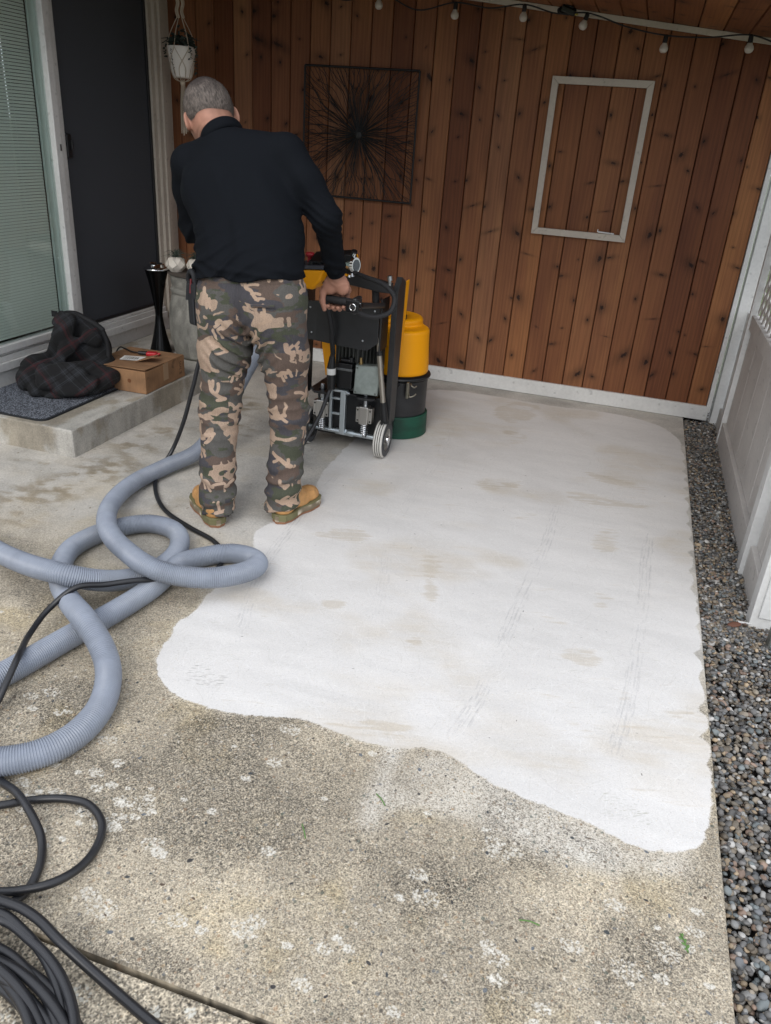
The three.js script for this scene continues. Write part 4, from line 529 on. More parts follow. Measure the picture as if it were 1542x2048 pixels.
  const outline = (o, heel0, heel1) => { // sole outline, toe towards -z, x is across; a right boot
    const P = []; const half = (t) => { const a = [[0, 0.0], [0.02, 0.026], [0.06, 0.036], [0.13, 0.034], [0.2, 0.046], [0.25, 0.047], [0.285, 0.034], [0.305, 0]]; for (let i = 0; i < a.length - 1; i++) if (t <= a[i + 1][0]) return mix(a[i][1], a[i + 1][1], sst(0, 1, (t - a[i][0]) / (a[i + 1][0] - a[i][0]))); return 0; };
    const N = 40, t0 = heel0 ?? 0, t1 = heel1 ?? 0.305; for (let i = 0; i <= N; i++) { const t = mix(t0, t1, i / N), tt = 0.305 * (0.5 - 0.5 * Math.cos(Math.PI * t / 0.305)); const q = heel0 !== undefined ? t : tt; P.push([half(q) + o + 0.005 + 0.006 * sst(0.12, 0.22, q), q]); }
    for (let i = N; i >= 0; i--) { const t = mix(t0, t1, i / N), tt = 0.305 * (0.5 - 0.5 * Math.cos(Math.PI * t / 0.305)); const q = heel0 !== undefined ? t : tt; P.push([-half(q) - o - 0.005 + 0.004 * sst(0.12, 0.25, q), q]); } return P;
  };
  const slab = (o, y0, y1, bev, a, b) => prism(outline(o, a, b), y1 - y0, bev).rotateX(-Math.PI / 2).translate(0, y0, 0);
  const upF = (x, y, z) => { const t = -z; let d = 9; const Bn = [[0, 0.068, -0.046, 0.036, 0, 0.06, -0.15, 0.036], [0, 0.06, -0.15, 0.036, 0.005, 0.05, -0.235, 0.038], [0.005, 0.05, -0.235, 0.038, 0.005, 0.047, -0.262, 0.036], [0, 0.06, -0.052, 0.036, 0, 0.15, -0.065, 0.036], [0, 0.12, -0.1, 0.04, 0, 0.06, -0.17, 0.04]]; for (const b of Bn) d = smin(d, cap(x, y, z, b), 0.03); return Math.max(d, 0.04 - y, y - 0.14); };
  const upG = boxUV(nets(upF, [-0.08, 0.02, -0.33], [0.08, 0.19, 0.02], 0.005)), upG2 = upG.clone(); const uvs = upG.attributes.uv; for (let i = 0; i < uvs.count; i++) uvs.setXY(i, uvs.getX(i) * 4, uvs.getY(i) * 4);
  for (const [px, pz, tx, tz, s] of [[-2.012, 2.762, -2.235, 2.55, -1], [-1.803, 2.622, -1.752, 2.318, 1]]) {
    const b = new THREE.Group(); b.name = 'boot'; man.add(b); b.position.set(px, 0.001, pz); b.rotation.y = Math.atan2(-(tx - px), -(tz - pz)); b.scale.setScalar(1.05);
    part(b, 'upper', upG, lm); part(b, 'outsole', slab(0.002, 0, 0.009, 0.002), tan); part(b, 'midsole', slab(0.003, 0.0092, 0.036, 0.004), creamM); part(b, 'heel_block', slab(0.0065, 0.012, 0.041, 0.003, 0.003, 0.095), olive); part(b, 'welt', slab(0.004, 0.0362, 0.042, 0.002), olive);
    part(b, 'laces', [0, 1, 2, 3].map((k) => tube([[-0.024, 0.086 - k * 0.001 + (k > 1 ? -0.004 : 0.02 - k * 0.012), -0.15 - k * 0.022], [0, 0.112 - k * 0.007, -0.152 - k * 0.022], [0.024, 0.088 - k * 0.002 + (k > 1 ? -0.004 : 0.018 - k * 0.012), -0.145 - k * 0.022]], 0.0024, 12, 6)).concat([tube([[0, 0.108, -0.155], [0.03, 0.1, -0.165], [0.045, 0.08, -0.16], [0.03, 0.085, -0.145], [0, 0.108, -0.155]], 0.0022, 24, 6), tube([[0, 0.108, -0.155], [-0.03, 0.1, -0.17], [-0.045, 0.078, -0.165], [-0.03, 0.088, -0.148], [0, 0.108, -0.155]], 0.0022, 24, 6)]), lace);
  }
  // ---- belt pouch on the left hip
  const po = new THREE.Group(); po.name = 'belt_pouch'; man.add(po); po.position.set(-2.185, 0.965, 2.6); po.rotation.set(0, -0.55, 0.05); po.userData.label = 'black fabric belt pouch with a red handled tool';
  const bm = mat(0x15161a, 0.75, { sheen: 0.3, sheenRoughness: 0.5 });
  part(po, 'pouch_body', bb(-0.034, -0.13, -0.018, 0.03, 0.04, 0.016, 0.012, 4), bm); part(po, 'flap', [new THREE.TorusGeometry(0.027, 0.0075, 8, 24, Math.PI).scale(1, 1.5, 1.7).translate(0, 0.045, 0.006), rod([-0.027, 0.048, 0.006], [-0.031, -0.03, 0.014], 0.009, 0.009, 8), rod([0.027, 0.048, 0.006], [0.027, -0.02, 0.012], 0.009, 0.009, 8)], bm);
  part(po, 'tool_handle', rod([-0.002, 0.0, 0.014], [0.002, 0.056, 0.010], 0.006, 0.005, 12), mat(0x5a161d, 0.5), 'red tool handle'); part(po, 'side_strap', bb(0.018, -0.125, 0.0165, 0.027, -0.02, 0.02, 0.0015), mat(0x24262b, 0.7));
}

// ---------------------------------------------------------------- the floor grinder
{
  const G0 = [-1.85, 0, 1.5], gr = thing('floor_grinder', 'yellow and black walk-behind floor grinder with grey striped wheels', 'floor grinder', G0);
  const P = (parent, name, g, m, label) => { g = Array.isArray(g) ? merge(g) : g; g.translate(-G0[0], -G0[1], -G0[2]); return part(parent, name, g, m, label); };
  const PP = (parent, name, gs, m, label) => gs.map((g) => P(parent, name, g, m, label));
  const small = (o) => { o.userData.kind = 'stuff'; return o; };
  const dustT = dataTex(256, 256, (u, v) => { const n = fbm(u * 7, v * 7, 4), m = vn(u * 120, v * 120), k = 0.9 + 0.22 * sst(0.42, 0.72, n) + 0.08 * (m - 0.5); return [225 * k, 225 * k, 225 * k]; });
  const black = mat(0x232426, 0.48, { map: dustT, clearcoat: 0.15, clearcoatRoughness: 0.4 }), rubber = mat(0x1c1c1e, 0.75), blackP = mat(0x141517, 0.35), yellow = mat(0xea9d06, 0.42, { specularIntensity: 0.6, bumpMap: dustT, bumpScale: 0.0006 }), steel = metal(0xb9bec2, 0.32), galv = metal(0xc9d2d6, 0.45), alu = metal(0xc4c2bd, 0.38), chrome = metal(0xe4e6e8, 0.1), grey = mat(0x87908c, 0.5, { map: dustT }), brass = metal(0xb39a6c, 0.4), green = mat(0x0f4a38, 0.6, { map: dustT }), whiteP = mat(0xd8d8d4, 0.5);
  const AX = Math.PI / 2;
  // wheels: light tyre with dark grooves, spoked rim
  const tyreM = mat(0xc6c4be, 0.7), sideM = mat(0x515254, 0.7, { map: dustT });
  for (const [x, s] of [[-1.632, 1], [-2.078, -1]]) {
    const wz = x > -1.8 ? 1.63 : 1.61, wg = new THREE.Group(); wg.name = 'wheel'; gr.add(wg); wg.position.set(x - G0[0], 0.1, wz - G0[2]); wg.rotation.y = s < 0 ? Math.PI : 0;
    const prof = [[0.066, -0.024], [0.09, -0.0235], [0.0965, -0.021], [0.1, -0.0165]]; for (const c of [-0.011, 0, 0.011]) prof.push([0.1, c - 0.0034], [0.0962, c - 0.0018], [0.0962, c + 0.0018], [0.1, c + 0.0034]); prof.push([0.1, 0.0165], [0.0965, 0.021], [0.09, 0.0235], [0.066, 0.024]);
    part(wg, 'tyre', lathe(prof, 64).rotateZ(-AX), tyreM);
    for (const c of [-0.011, 0, 0.011]) part(wg, 'groove', cyl(0.0968, 0.0968, 0.0036, 64, true).translate(0, c, 0).rotateZ(-AX), rubber);
    part(wg, 'sidewall', lathe([[0.058, 0.0242], [0.064, 0.0252], [0.0885, 0.0246], [0.092, 0.0235]], 64).rotateZ(-AX), sideM); part(wg, 'sidewall', lathe([[0.092, -0.0235], [0.0885, -0.0246], [0.064, -0.0252], [0.058, -0.0242]], 64).rotateZ(-AX), sideM);
    wg.scale.set(1.12, 1.03, 1.03); wg.position.y = 0.1032;
    const rim = part(wg, 'rim', [lathe([[0.066, -0.02], [0.06, -0.012], [0.06, 0.012], [0.066, 0.0225], [0.061, 0.0245], [0.055, 0.014], [0.055, -0.014], [0.06, -0.022], [0.066, -0.02]], 64).rotateZ(-AX), lathe([[0, 0.012], [0.026, 0.012], [0.03, 0.004], [0.03, -0.004], [0.026, -0.012], [0, -0.012]], 32).rotateZ(-AX), ...Array.from({ length: 5 }, (_, k) => put(new THREE.BoxGeometry(0.012, 0.034, 0.02), 0.002, 0.043 * Math.cos(k * 1.2566), 0.043 * Math.sin(k * 1.2566), k * 1.2566))], alu);
    part(rim, 'hub_cap', [lathe([[0, 0.036], [0.016, 0.035], [0.02, 0.03], [0.02, 0.012]], 24).rotateZ(-AX)], chrome);
    part(rim, 'disc', cyl(0.056, 0.056, 0.004, 32).rotateZ(-AX).translate(-0.006, 0, 0), sideM);
  }
  PP(gr, 'axle', [rod([-2.08, 0.1, 1.61], [-1.63, 0.1, 1.63], 0.013, 0.013, 20), rod([-1.905, 0.1, 1.618], [-1.8, 0.1, 1.6225], 0.018, 0.018, 20), rod([-2.13, 0.1, 1.608], [-2.1, 0.1, 1.609], 0.016, 0.016, 20)], galv);
  // spring suspension
  for (const x of [-1.735, -1.983]) {
    const z = 1.645; P(gr, 'guide_rod', [rod([x, 0.1, z - 0.01], [x, 0.362, z], 0.0125, 0.0125, 20), rod([x, 0.362, z], [x, 0.366, z], 0.0125, 0.010, 20)], steel);
    const sp = []; for (let i = 0; i <= 90; i++) { const a = i / 90 * 6.283 * 6.5; sp.push([x + 0.02 * Math.cos(a), 0.118 + i / 90 * 0.07, z + 0.02 * Math.sin(a)]); } P(gr, 'spring', tube(sp, 0.0042, 220, 8), chrome);
    const bk = P(gr, 'bearing_block', [bb(x - 0.045, 0.188, z - 0.02, x - 0.024, 0.272, z + 0.022, 0.003), bb(x + 0.024, 0.188, z - 0.02, x + 0.045, 0.272, z + 0.022, 0.003), bb(x - 0.026, 0.18, z - 0.026, x + 0.026, 0.28, z + 0.032, 0.006)], alu);
    const bo = []; for (const a of [-0.035, 0.035]) for (const b of [0.2, 0.258]) bo.push(rod([x + a, b, z + 0.02], [x + a, b, z + 0.0235], 0.0048, 0.0048, 10)); small(part(bk, 'bolts', merge(bo).translate(-G0[0], 0, -G0[2]), blackP));
    P(gr, 'top_plate', prism([...circ(x, 0, 0.035, 16).slice(0, 0), [x - 0.05, -0.03], [x + 0.06, -0.03], [x + 0.06, 0.03], [x + 0.04, 0.05], [x - 0.03, 0.05], [x - 0.05, 0.03]], 0.012, 0.002, [circ(x, 0, 0.0205, 20)]).rotateX(AX).translate(0, 0.334, z), black);
  }
  // galvanised centre bracket
  PP(gr, 'centre_bracket', [bb(-1.925, 0.128, 1.665, -1.912, 0.345, 1.69, 0.002), bb(-1.868, 0.105, 1.652, -1.838, 0.345, 1.682, 0.004), bb(-1.911, 0.215, 1.668, -1.869, 0.228, 1.684, 0.002), bb(-1.911, 0.3, 1.668, -1.869, 0.312, 1.684, 0.002), bb(-1.925, 0.3455, 1.655, -1.83, 0.357, 1.69, 0.002), rod([-1.87, 0.1, 1.62], [-1.845, 0.125, 1.66], 0.012)], galv);
  P(gr, 'hinge_bolt', [rod([-1.836, 0.34, 1.668], [-1.824, 0.34, 1.668], 0.013, 0.013, 6), rod([-1.824, 0.34, 1.668], [-1.818, 0.34, 1.668], 0.007, 0.007, 10)], steel);
  // lower housing, motor, head
  PP(gr, 'head_housing', [bb(-2.04, 0.06, 1.28, -1.655, 0.318, 1.58, 0.012, 3), bb(-2.06, 0.318, 1.3, -1.64, 0.33, 1.64, 0.004)], black);
  const fins = [cyl(0.118, 0.118, 0.42, 40).translate(-1.84, 0.55, 1.5)]; for (let k = 0; k < 40; k++) { const a = k / 40 * 6.283; fins.push(put(new THREE.BoxGeometry(0.006, 0.36, 0.028), -1.84 + 0.13 * Math.sin(a), 0.54, 1.5 + 0.13 * Math.cos(a), 0, a)); } P(gr, 'finned_motor', fins, mat(0x4b4d49, 0.55, { map: dustT }));
  // dust drum with green skirt, yellow tank on it
  const dc = [-1.7, 1.165];
  P(gr, 'skirt', lathe([[0.182, 0.002], [0.19, 0.004], [0.188, 0.125], [0.184, 0.132], [0.176, 0.132]], 64).translate(dc[0], 0, dc[1]), green, 'green rubber skirt');
  const dr = P(gr, 'drum', lathe([[0, 0.33], [0.15, 0.332], [0.176, 0.338], [0.186, 0.344], [0.19, 0.352], [0.186, 0.361], [0.176, 0.365], [0.176, 0.369], [0.16, 0.372], [0, 0.372]].concat([]), 64).translate(dc[0], 0, dc[1]), blackP); 
  P(gr, 'drum_wall', lathe([[0.174, 0.05], [0.174, 0.335]], 64).translate(dc[0], 0, dc[1]), black);
  PP(gr, 'clamp_wire', [tube([[-1.578, 0.34, 1.325], [-1.57, 0.335, 1.34], [-1.555, 0.325, 1.335], [-1.545, 0.33, 1.32]], 0.004, 20, 8), tube([[-1.585, 0.285, 1.33], [-1.575, 0.27, 1.345], [-1.555, 0.275, 1.335], [-1.545, 0.285, 1.32]], 0.004, 20, 8), bb(-1.6, 0.255, 1.315, -1.585, 0.35, 1.345, 0.004)], metal(0x9a9688, 0.45));
  const rc = (x, y, z, cx, cz, r, y0, y1, k) => { const a = Math.hypot(x - cx, z - cz) - r + k, b = Math.abs(y - (y0 + y1) / 2) - (y1 - y0) / 2 + k; return Math.min(Math.max(a, b), 0) + Math.hypot(Math.max(a, 0), Math.max(b, 0)) - k; };
  const tankF = (x, y, z) => { const t = sst(0.36, 0.62, y); return smin(rc(x, y, z, -1.695, 1.17, 0.168 - 0.012 * t, 0.362, 0.625, 0.022), rc(x, y, z, -1.75, 1.1, 0.15, 0.362, 0.668, 0.022), 0.012); };
  P(gr, 'tank', nets(tankF, [-1.92, 0.35, 0.93], [-1.5, 0.7, 1.36], 0.006), yellow, 'yellow plastic tank');
  P(gr, 'tank_cap', lathe([[0, 0.76], [0.036, 0.758], [0.04, 0.752], [0.04, 0.69], [0.044, 0.688], [0.044, 0.664]], 32).translate(-1.712, 0, 1.2), blackP);
  // frame columns, side sheets
  const plate = (pts, th, x) => prism(pts, th, 0.002).rotateY(AX).translate(x, 0, 0); // outline in (-z, y)
  PP(gr, 'side_column', [plate([[-1.66, 0.2], [-1.56, 0.2], [-1.53, 0.93], [-1.6, 0.96], [-1.665, 0.9]], 0.03, -1.622), bb(-1.638, 0.19, 1.6, -1.624, 0.4, 1.672, 0.004)], black);
  P(gr, 'side_column', [plate([[-1.64, 0.3], [-1.58, 0.3], [-1.56, 0.86], [-1.66, 0.86]], 0.025, -2.1)], black);
  P(gr, 'yellow_side_panel', plate([[-1.535, 0.55], [-1.505, 0.55], [-1.46, 0.93], [-1.535, 0.93]], 0.006, -1.6), yellow); P(gr, 'yellow_inner_panel', prism([[-2.02, 0.62], [-1.9, 0.64], [-1.93, 0.44], [-1.985, 0.4]], 0.006, 0.001).translate(0, 0, 1.6), yellow);
  P(gr, 'panel_screw', rod([-1.997, 0.585, 1.606], [-1.997, 0.585, 1.61], 0.006, 0.005, 10), steel);
  PP(gr, 'back_plate', [prism([[-2.07, 0.81], [-1.7, 0.84], [-1.665, 0.82], [-1.665, 0.64], [-1.72, 0.595], [-1.85, 0.6], [-2.045, 0.615]], 0.008, 0.002).translate(0, 0, 1.712), bb(-1.66, 0.6, 1.6, -1.652, 0.86, 1.72, 0.002)], black);
  small(P(gr, 'rivets', [[-2.036, 0.779], [-1.754, 0.769], [-1.746, 0.644], [-2.027, 0.652], [-1.9, 0.79], [-1.69, 0.8]].map(([x, y]) => new THREE.SphereGeometry(0.0052, 12, 8).scale(1, 1, 0.6).translate(x, y, 1.7205)), steel));
  // gas strut with foam sleeve
  P(gr, 'strut', [rod([-1.624, 0.325, 1.69], [-1.662, 0.583, 1.69], 0.015, 0.015, 18), rod([-1.662, 0.583, 1.69], [-1.69, 0.775, 1.69], 0.013, 0.013, 18)], metal(0xb0aaa0, 0.35));
  PP(gr, 'strut_collar', [rod([-1.66, 0.575, 1.69], [-1.6635, 0.597, 1.69], 0.018, 0.018, 18), rod([-1.625, 0.33, 1.69], [-1.61, 0.225, 1.685], 0.017, 0.02, 14), rod([-1.688, 0.765, 1.69], [-1.69, 0.782, 1.69], 0.017, 0.017, 18)], blackP);
  P(gr, 'foam_sleeve', capTube([[-1.69, 0.785, 1.69], [-1.698, 0.85, 1.69], [-1.705, 0.92, 1.69]], 0.0185, 20, 14), rubber);
  // junction box, socket and plug
  const jb = P(gr, 'junction_box', prism([[-1.797, 0.347], [-1.662, 0.352], [-1.646, 0.515], [-1.79, 0.503]], 0.05, 0.006).translate(0, 0, 1.632), grey, 'grey metal junction box');
  small(P(gr, 'box_screws', [[-1.785, 0.36], [-1.675, 0.364], [-1.662, 0.5], [-1.779, 0.49]].map(([x, y]) => rod([x, y, 1.681], [x, y, 1.6835], 0.006, 0.005, 8)), metal(0x777b78, 0.5)));
  P(gr, 'cable_gland', [rod([-1.768, 0.505, 1.657], [-1.769, 0.517, 1.657], 0.011, 0.011, 6), rod([-1.769, 0.517, 1.657], [-1.77, 0.54, 1.657], 0.008, 0.007, 12)], brass);
  PP(gr, 'socket', [bb(-1.898, 0.362, 1.6, -1.812, 0.5, 1.672, 0.006), bb(-1.888, 0.5, 1.61, -1.825, 0.525, 1.665, 0.012, 3), rod([-1.83, 0.505, 1.64], [-1.83, 0.53, 1.64], 0.018)], blackP); P(gr, 'socket_clamp', [bb(-1.9, 0.46, 1.6, -1.81, 0.474, 1.676, 0.003)], metal(0x85888a, 0.4));
  PP(gr, 'plug', [rod([-1.915, 0.36, 1.7], [-1.917, 0.44, 1.7], 0.021, 0.023, 20), rod([-1.918, 0.472, 1.7], [-1.914, 0.535, 1.7], 0.023, 0.015, 20), rod([-1.914, 0.535, 1.7], [-1.912, 0.555, 1.7], 0.013, 0.012, 14)], blackP); P(gr, 'plug_band', rod([-1.917, 0.44, 1.7], [-1.918, 0.473, 1.7], 0.0238, 0.0238, 20), whiteP, 'white band on the plug');
  P(gr, 'power_lead', tube([[-1.911, 0.55, 1.7], [-1.905, 0.62, 1.735], [-1.905, 0.7, 1.755], [-1.918, 0.76, 1.755], [-1.945, 0.83, 1.74]], 0.013, 40, 12), rubber);
  // control head
  PP(gr, 'control_box', [prism([[-2.16, 0.885], [-1.99, 0.885], [-1.95, 0.93], [-1.93, 0.985], [-2.16, 0.965]], 0.2, 0.012).translate(0, 0, 1.62), bb(-1.9, 0.96, 1.62, -1.822, 1.05, 1.78, 0.01)], yellow, 'yellow control housing');
  P(gr, 'control_tray', [prism([[-2.17, 0.967], [-1.925, 0.988], [-1.925, 1.006], [-2.17, 0.985]], 0.2, 0.003).translate(0, 0, 1.622)], mat(0x3a3c42, 0.5));
  P(gr, 'control_panel', [put(bb(-0.1, -0.008, -0.07, 0.1, 0.008, 0.07, 0.004), -1.93, 1.035, 1.72, 0.25, 0.1, 0.12)], blackP);
  P(gr, 'status_light', put(bb(-0.014, 0, -0.006, 0.014, 0.005, 0.006, 0.002), -1.955, 1.0395, 1.745, 0.25, 0.1, 0.12), mat(0x2f9a5e, 0.3, { emissive: 0x1f9a5a, emissiveIntensity: 0.9 }), 'small green status light');
  PP(gr, 'switch', [rod([-2.01, 1.0, 1.79], [-2.01, 1.018, 1.793], 0.014, 0.012, 16), rod([-1.965, 1.004, 1.79], [-1.965, 1.02, 1.793], 0.009, 0.008, 16), rod([-2.06, 0.99, 1.78], [-2.06, 1.01, 1.782], 0.016, 0.014)], blackP); P(gr, 'stop_button', [lathe([[0, 1.042], [0.02, 1.04], [0.024, 1.032], [0.02, 1.02], [0.014, 1.018], [0.014, 0.99]], 24).translate(-2.06, 0, 1.68)], mat(0xa02a30, 0.4), 'red stop button');
  PP(gr, 'gauge', [rod([-1.82, 1.02, 1.79], [-1.785, 1.022, 1.8], 0.02, 0.03, 24), rod([-1.785, 1.022, 1.8], [-1.77, 1.023, 1.804], 0.036, 0.036, 28), rod([-1.8, 0.975, 1.81], [-1.8, 0.965, 1.812], 0.008, 0.008, 10), rod([-1.785, 0.985, 1.815], [-1.78, 0.97, 1.818], 0.007), rod([-1.79, 1.06, 1.79], [-1.785, 1.075, 1.79], 0.008)], chrome); P(gr, 'gauge_face', rod([-1.77, 1.023, 1.804], [-1.768, 1.0232, 1.8046], 0.027, 0.027, 28), mat(0x5c6266, 0.25)); PP(gr, 'gauge_mount', [bb(-1.84, 0.975, 1.74, -1.79, 1.065, 1.785, 0.006), rod([-1.8, 1.06, 1.77], [-1.79, 1.085, 1.78], 0.014)], blackP);
  // top beam, handles
  PP(gr, 'top_beam', [prism([[-1.86, 0.945], [-1.8, 0.975], [-1.61, 0.945], [-1.6, 0.9], [-1.66, 0.9], [-1.84, 0.92]], 0.05, 0.004).translate(0, 0, 1.7), rod([-1.85, 0.95, 1.73], [-2.12, 0.89, 1.73], 0.018)], black); PP(gr, 'adjusting_bolt', [rod([-1.612, 0.94, 1.75], [-1.614, 0.985, 1.755], 0.008, 0.008, 10), rod([-1.613, 0.965, 1.753], [-1.614, 0.985, 1.755], 0.014, 0.012, 6)], steel);
  PP(gr, 'handle_arm', [rod([-1.655, 0.83, 1.7], [-1.652, 0.893, 2.1], 0.013, 0.013, 14), bb(-1.668, 0.862, 2.06, -1.642, 0.935, 2.14, 0.01, 3), rod([-2.07, 0.84, 1.7], [-2.1, 0.915, 2.02], 0.013, 0.013, 14)], black);
  PP(gr, 'grip', [capTube([[-1.81, 0.914, 2.12], [-1.74, 0.912, 2.12], [-1.672, 0.91, 2.12]], 0.0182, 24, 18), capTube([[-2.1, 0.915, 2.09], [-2.1, 0.913, 2.03], [-2.1, 0.91, 1.96]], 0.0175, 20, 16)], rubber, 'black rubber grip');
  PP(gr, 'push_button', [rod([-1.6425, 0.9, 2.1], [-1.632, 0.9, 2.102], 0.015, 0.013, 20), put(new THREE.TorusGeometry(0.0135, 0.0035, 10, 28), -1.66, 0.895, 2.143)], chrome); P(gr, 'button_plate', bb(-1.695, 0.868, 2.128, -1.632, 0.925, 2.1405, 0.006), blackP);
  P(gr, 'control_cable', capTube([[-1.79, 0.99, 1.8], [-1.7, 0.985, 1.87], [-1.58, 0.965, 1.92], [-1.525, 0.92, 1.95], [-1.53, 0.865, 1.99], [-1.585, 0.845, 2.05], [-1.64, 0.868, 2.115], [-1.66, 0.893, 2.14]], 0.0115, 90, 12), rubber);
}

// ---------------------------------------------------------------- hose and cables
function ribbed(pts, r, pitch, label) { // corrugated tube swept along a curve
  const c = curve(pts), L = c.getLength(), nrib = Math.round(L / pitch), per = 5, N = nrib * per, M = 20, fr = c.computeFrenetFrames(Math.round(N / 5), false);
  const pos = new Float32Array((N + 1) * M * 3), idx = []; const p = V(0, 0, 0), prof = [1, 0.985, 0.925, 0.925, 0.985];
  c.arcLengthDivisions = 1200; c.updateArcLengths();
  for (let i = 0; i <= N; i++) { c.getPointAt(i / N, p); const f = Math.min(Math.round(i / 5), fr.normals.length - 1), n = fr.normals[f], b = fr.binormals[f], R = r * prof[i % per]; for (let k = 0; k < M; k++) { const a = k / M * 6.28319, o = (i * M + k) * 3; pos[o] = p.x + R * (n.x * Math.cos(a) + b.x * Math.sin(a)); pos[o + 1] = p.y + R * (n.y * Math.cos(a) + b.y * Math.sin(a)); pos[o + 2] = p.z + R * (n.z * Math.cos(a) + b.z * Math.sin(a)); } }
  for (let i = 0; i < N; i++) for (let k = 0; k < M; k++) { const a = i * M + k, b = i * M + (k + 1) % M; idx.push(a, a + M, b, b, a + M, b + M); }
  const g = new THREE.BufferGeometry(); g.setAttribute('position', new THREE.BufferAttribute(pos, 3)); g.setIndex(idx); g.computeVertexNormals();
  const col = new Float32Array(pos.length); for (let i = 0; i < pos.length; i += 3) { const x = pos[i], y = pos[i + 1], z = pos[i + 2], k = 0.86 + 0.2 * vn3(x * 14, y * 14, z * 14) + 0.14 * (vn3(x * 60, y * 60, z * 60) - 0.5), d = 0.16 * sst(0.55, 0.8, vn3(x * 7 + 5, y * 7, z * 7)); col[i] = k * (1 - d) + d * 1.2; col[i + 1] = k * (1 - d) + d * 1.15; col[i + 2] = k * (1 - d) + d * 1.02; } g.setAttribute('color', new THREE.BufferAttribute(col, 3)); return g;
}
{
  const hm = mat(0x858c98, 0.42, { vertexColors: true, clearcoat: 0.2, clearcoatRoughness: 0.4 });
  const down = [[-2.12, 0.6, 1.42], [-2.24, 0.585, 1.5], [-2.345, 0.5, 1.66], [-2.385, 0.33, 1.87], [-2.42, 0.16, 2.04]];
  const h1 = [[-2.450, 0.075, 2.179], [-2.520, 0.048, 2.373], [-2.545, 0.048, 2.589], [-2.495, 0.066, 2.815], [-2.362, 0.105, 3.059], [-2.215, 0.130, 3.222], [-2.108, 0.122, 3.284], [-1.966, 0.126, 3.353], [-1.877, 0.105, 3.333], [-1.777, 0.094, 3.293], [-1.708, 0.088, 3.233], [-1.667, 0.078, 3.152], [-1.674, 0.062, 3.068], [-1.735, 0.050, 3.015], [-1.827, 0.043, 3.010], [-1.904, 0.042, 3.072], [-1.959, 0.042, 3.150], [-1.964, 0.042, 3.248], [-1.961, 0.042, 3.354], [-1.977, 0.042, 3.472], [-2.005, 0.042, 3.605], [-2.043, 0.042, 3.763], [-2.071, 0.042, 3.890], [-2.093, 0.042, 3.972], [-2.15, 0.042, 4.11]];
  const turn = [[-2.28, 0.042, 4.24], [-2.42, 0.042, 4.35], [-2.4, 0.042, 4.48], [-2.24, 0.042, 4.43]];
  const h2 = [[-2.975, 0.045, 3.253], [-2.755, 0.050, 3.329], [-2.602, 0.060, 3.392], [-2.377, 0.110, 3.491], [-2.215, 0.140, 3.535], [-2.130, 0.105, 3.481], [-2.083, 0.055, 3.376], [-2.035, 0.042, 3.289], [-2.011, 0.042, 3.173], [-2.031, 0.042, 3.058], [-2.100, 0.042, 2.951], [-2.183, 0.042, 2.914], [-2.272, 0.042, 2.926], [-2.344, 0.042, 3.000], [-2.394, 0.042, 3.098], [-2.408, 0.042, 3.222], [-2.369, 0.042, 3.335], [-2.293, 0.042, 3.444], [-2.165, 0.058, 3.560], [-1.970, 0.128, 3.724], [-1.878, 0.092, 3.774], [-1.818, 0.055, 3.823], [-1.758, 0.042, 3.918], [-1.725, 0.042, 4.017], [-1.729, 0.042, 4.121], [-1.766, 0.042, 4.196], [-1.841, 0.042, 4.258], [-1.939, 0.042, 4.291], [-2.100, 0.042, 4.34]].reverse();
  single('vacuum_hose', ribbed([...down, ...h1, ...turn, ...h2], 0.04, 0.0068), hm, 'thick ribbed grey vacuum hose looping over the concrete', 'hose');
  const cm = dataTex(64, 512, (u, v) => { const s = sst(0.72, 0.8, fbm(u * 20, v * 60, 3)), k = 0.8 + 0.4 * fbm(u * 8, v * 20, 2); return [mix(22 * k, 80, s), mix(23 * k, 80, s), mix(27 * k, 83, s)]; }); cm.repeat.set(1, 12);
  const cable = mat(0xffffff, 0.45, { map: cm, clearcoat: 0.25, clearcoatRoughness: 0.35 });
  single('grinder_cable', new THREE.TubeGeometry(curve([[-1.915, 0.37, 1.7], [-1.925, 0.33, 1.72], [-1.95, 0.22, 1.77], [-1.995, 0.1, 1.84], [-2.0, 0.06, 1.93], [-1.93, 0.1, 2.05], [-1.87, 0.3, 2.2], [-1.93, 0.66, 2.26], [-2.1, 0.84, 2.2], [-2.25, 0.8, 2.18], [-2.37, 0.62, 2.22], [-2.42, 0.43, 2.25], [-2.47, 0.25, 2.27], [-2.53, 0.1, 2.29], [-2.545, 0.025, 2.39], [-2.46, 0.011, 2.555], [-2.302, 0.011, 2.726], [-2.115, 0.011, 2.828], [-1.973, 0.011, 2.889], [-1.899, 0.011, 2.951], [-1.844, 0.011, 3.062], [-1.857, 0.012, 3.195], [-1.925, 0.045, 3.29], [-1.976, 0.098, 3.405], [-2.06, 0.106, 3.49], [-2.116, 0.125, 3.57], [-2.172, 0.07, 3.65], [-2.148, 0.055, 3.774], [-2.051, 0.096, 3.937], [-2.03, 0.07, 4.01], [-2.028, 0.02, 4.08], [-2.05, 0.011, 4.2], [-2.2, 0.011, 4.4]]), 420, 0.0102, 12), cable, 'black rubber cable running from the grinder over the grey hose', 'cable');
  // coil in the lower left corner, two loose loops and the tail
  srand(61); const co = [[-2.3, 0.012, 4.35], [-2.1, 0.012, 4.24], [-1.944, 0.012, 4.248], [-1.818, 0.012, 4.290], [-1.734, 0.03, 4.322], [-1.655, 0.034, 4.366], [-1.594, 0.014, 4.407], [-1.547, 0.012, 4.473], [-1.532, 0.012, 4.545], [-1.56, 0.05, 4.64]];
  single('power_cable', new THREE.TubeGeometry(curve([...co, [-1.72, 0.06, 4.72]]), 120, 0.0104, 12), cable, 'single loop of black cable crossing the other loop above the coil', 'cable', 'loose cable loops beside the coil');
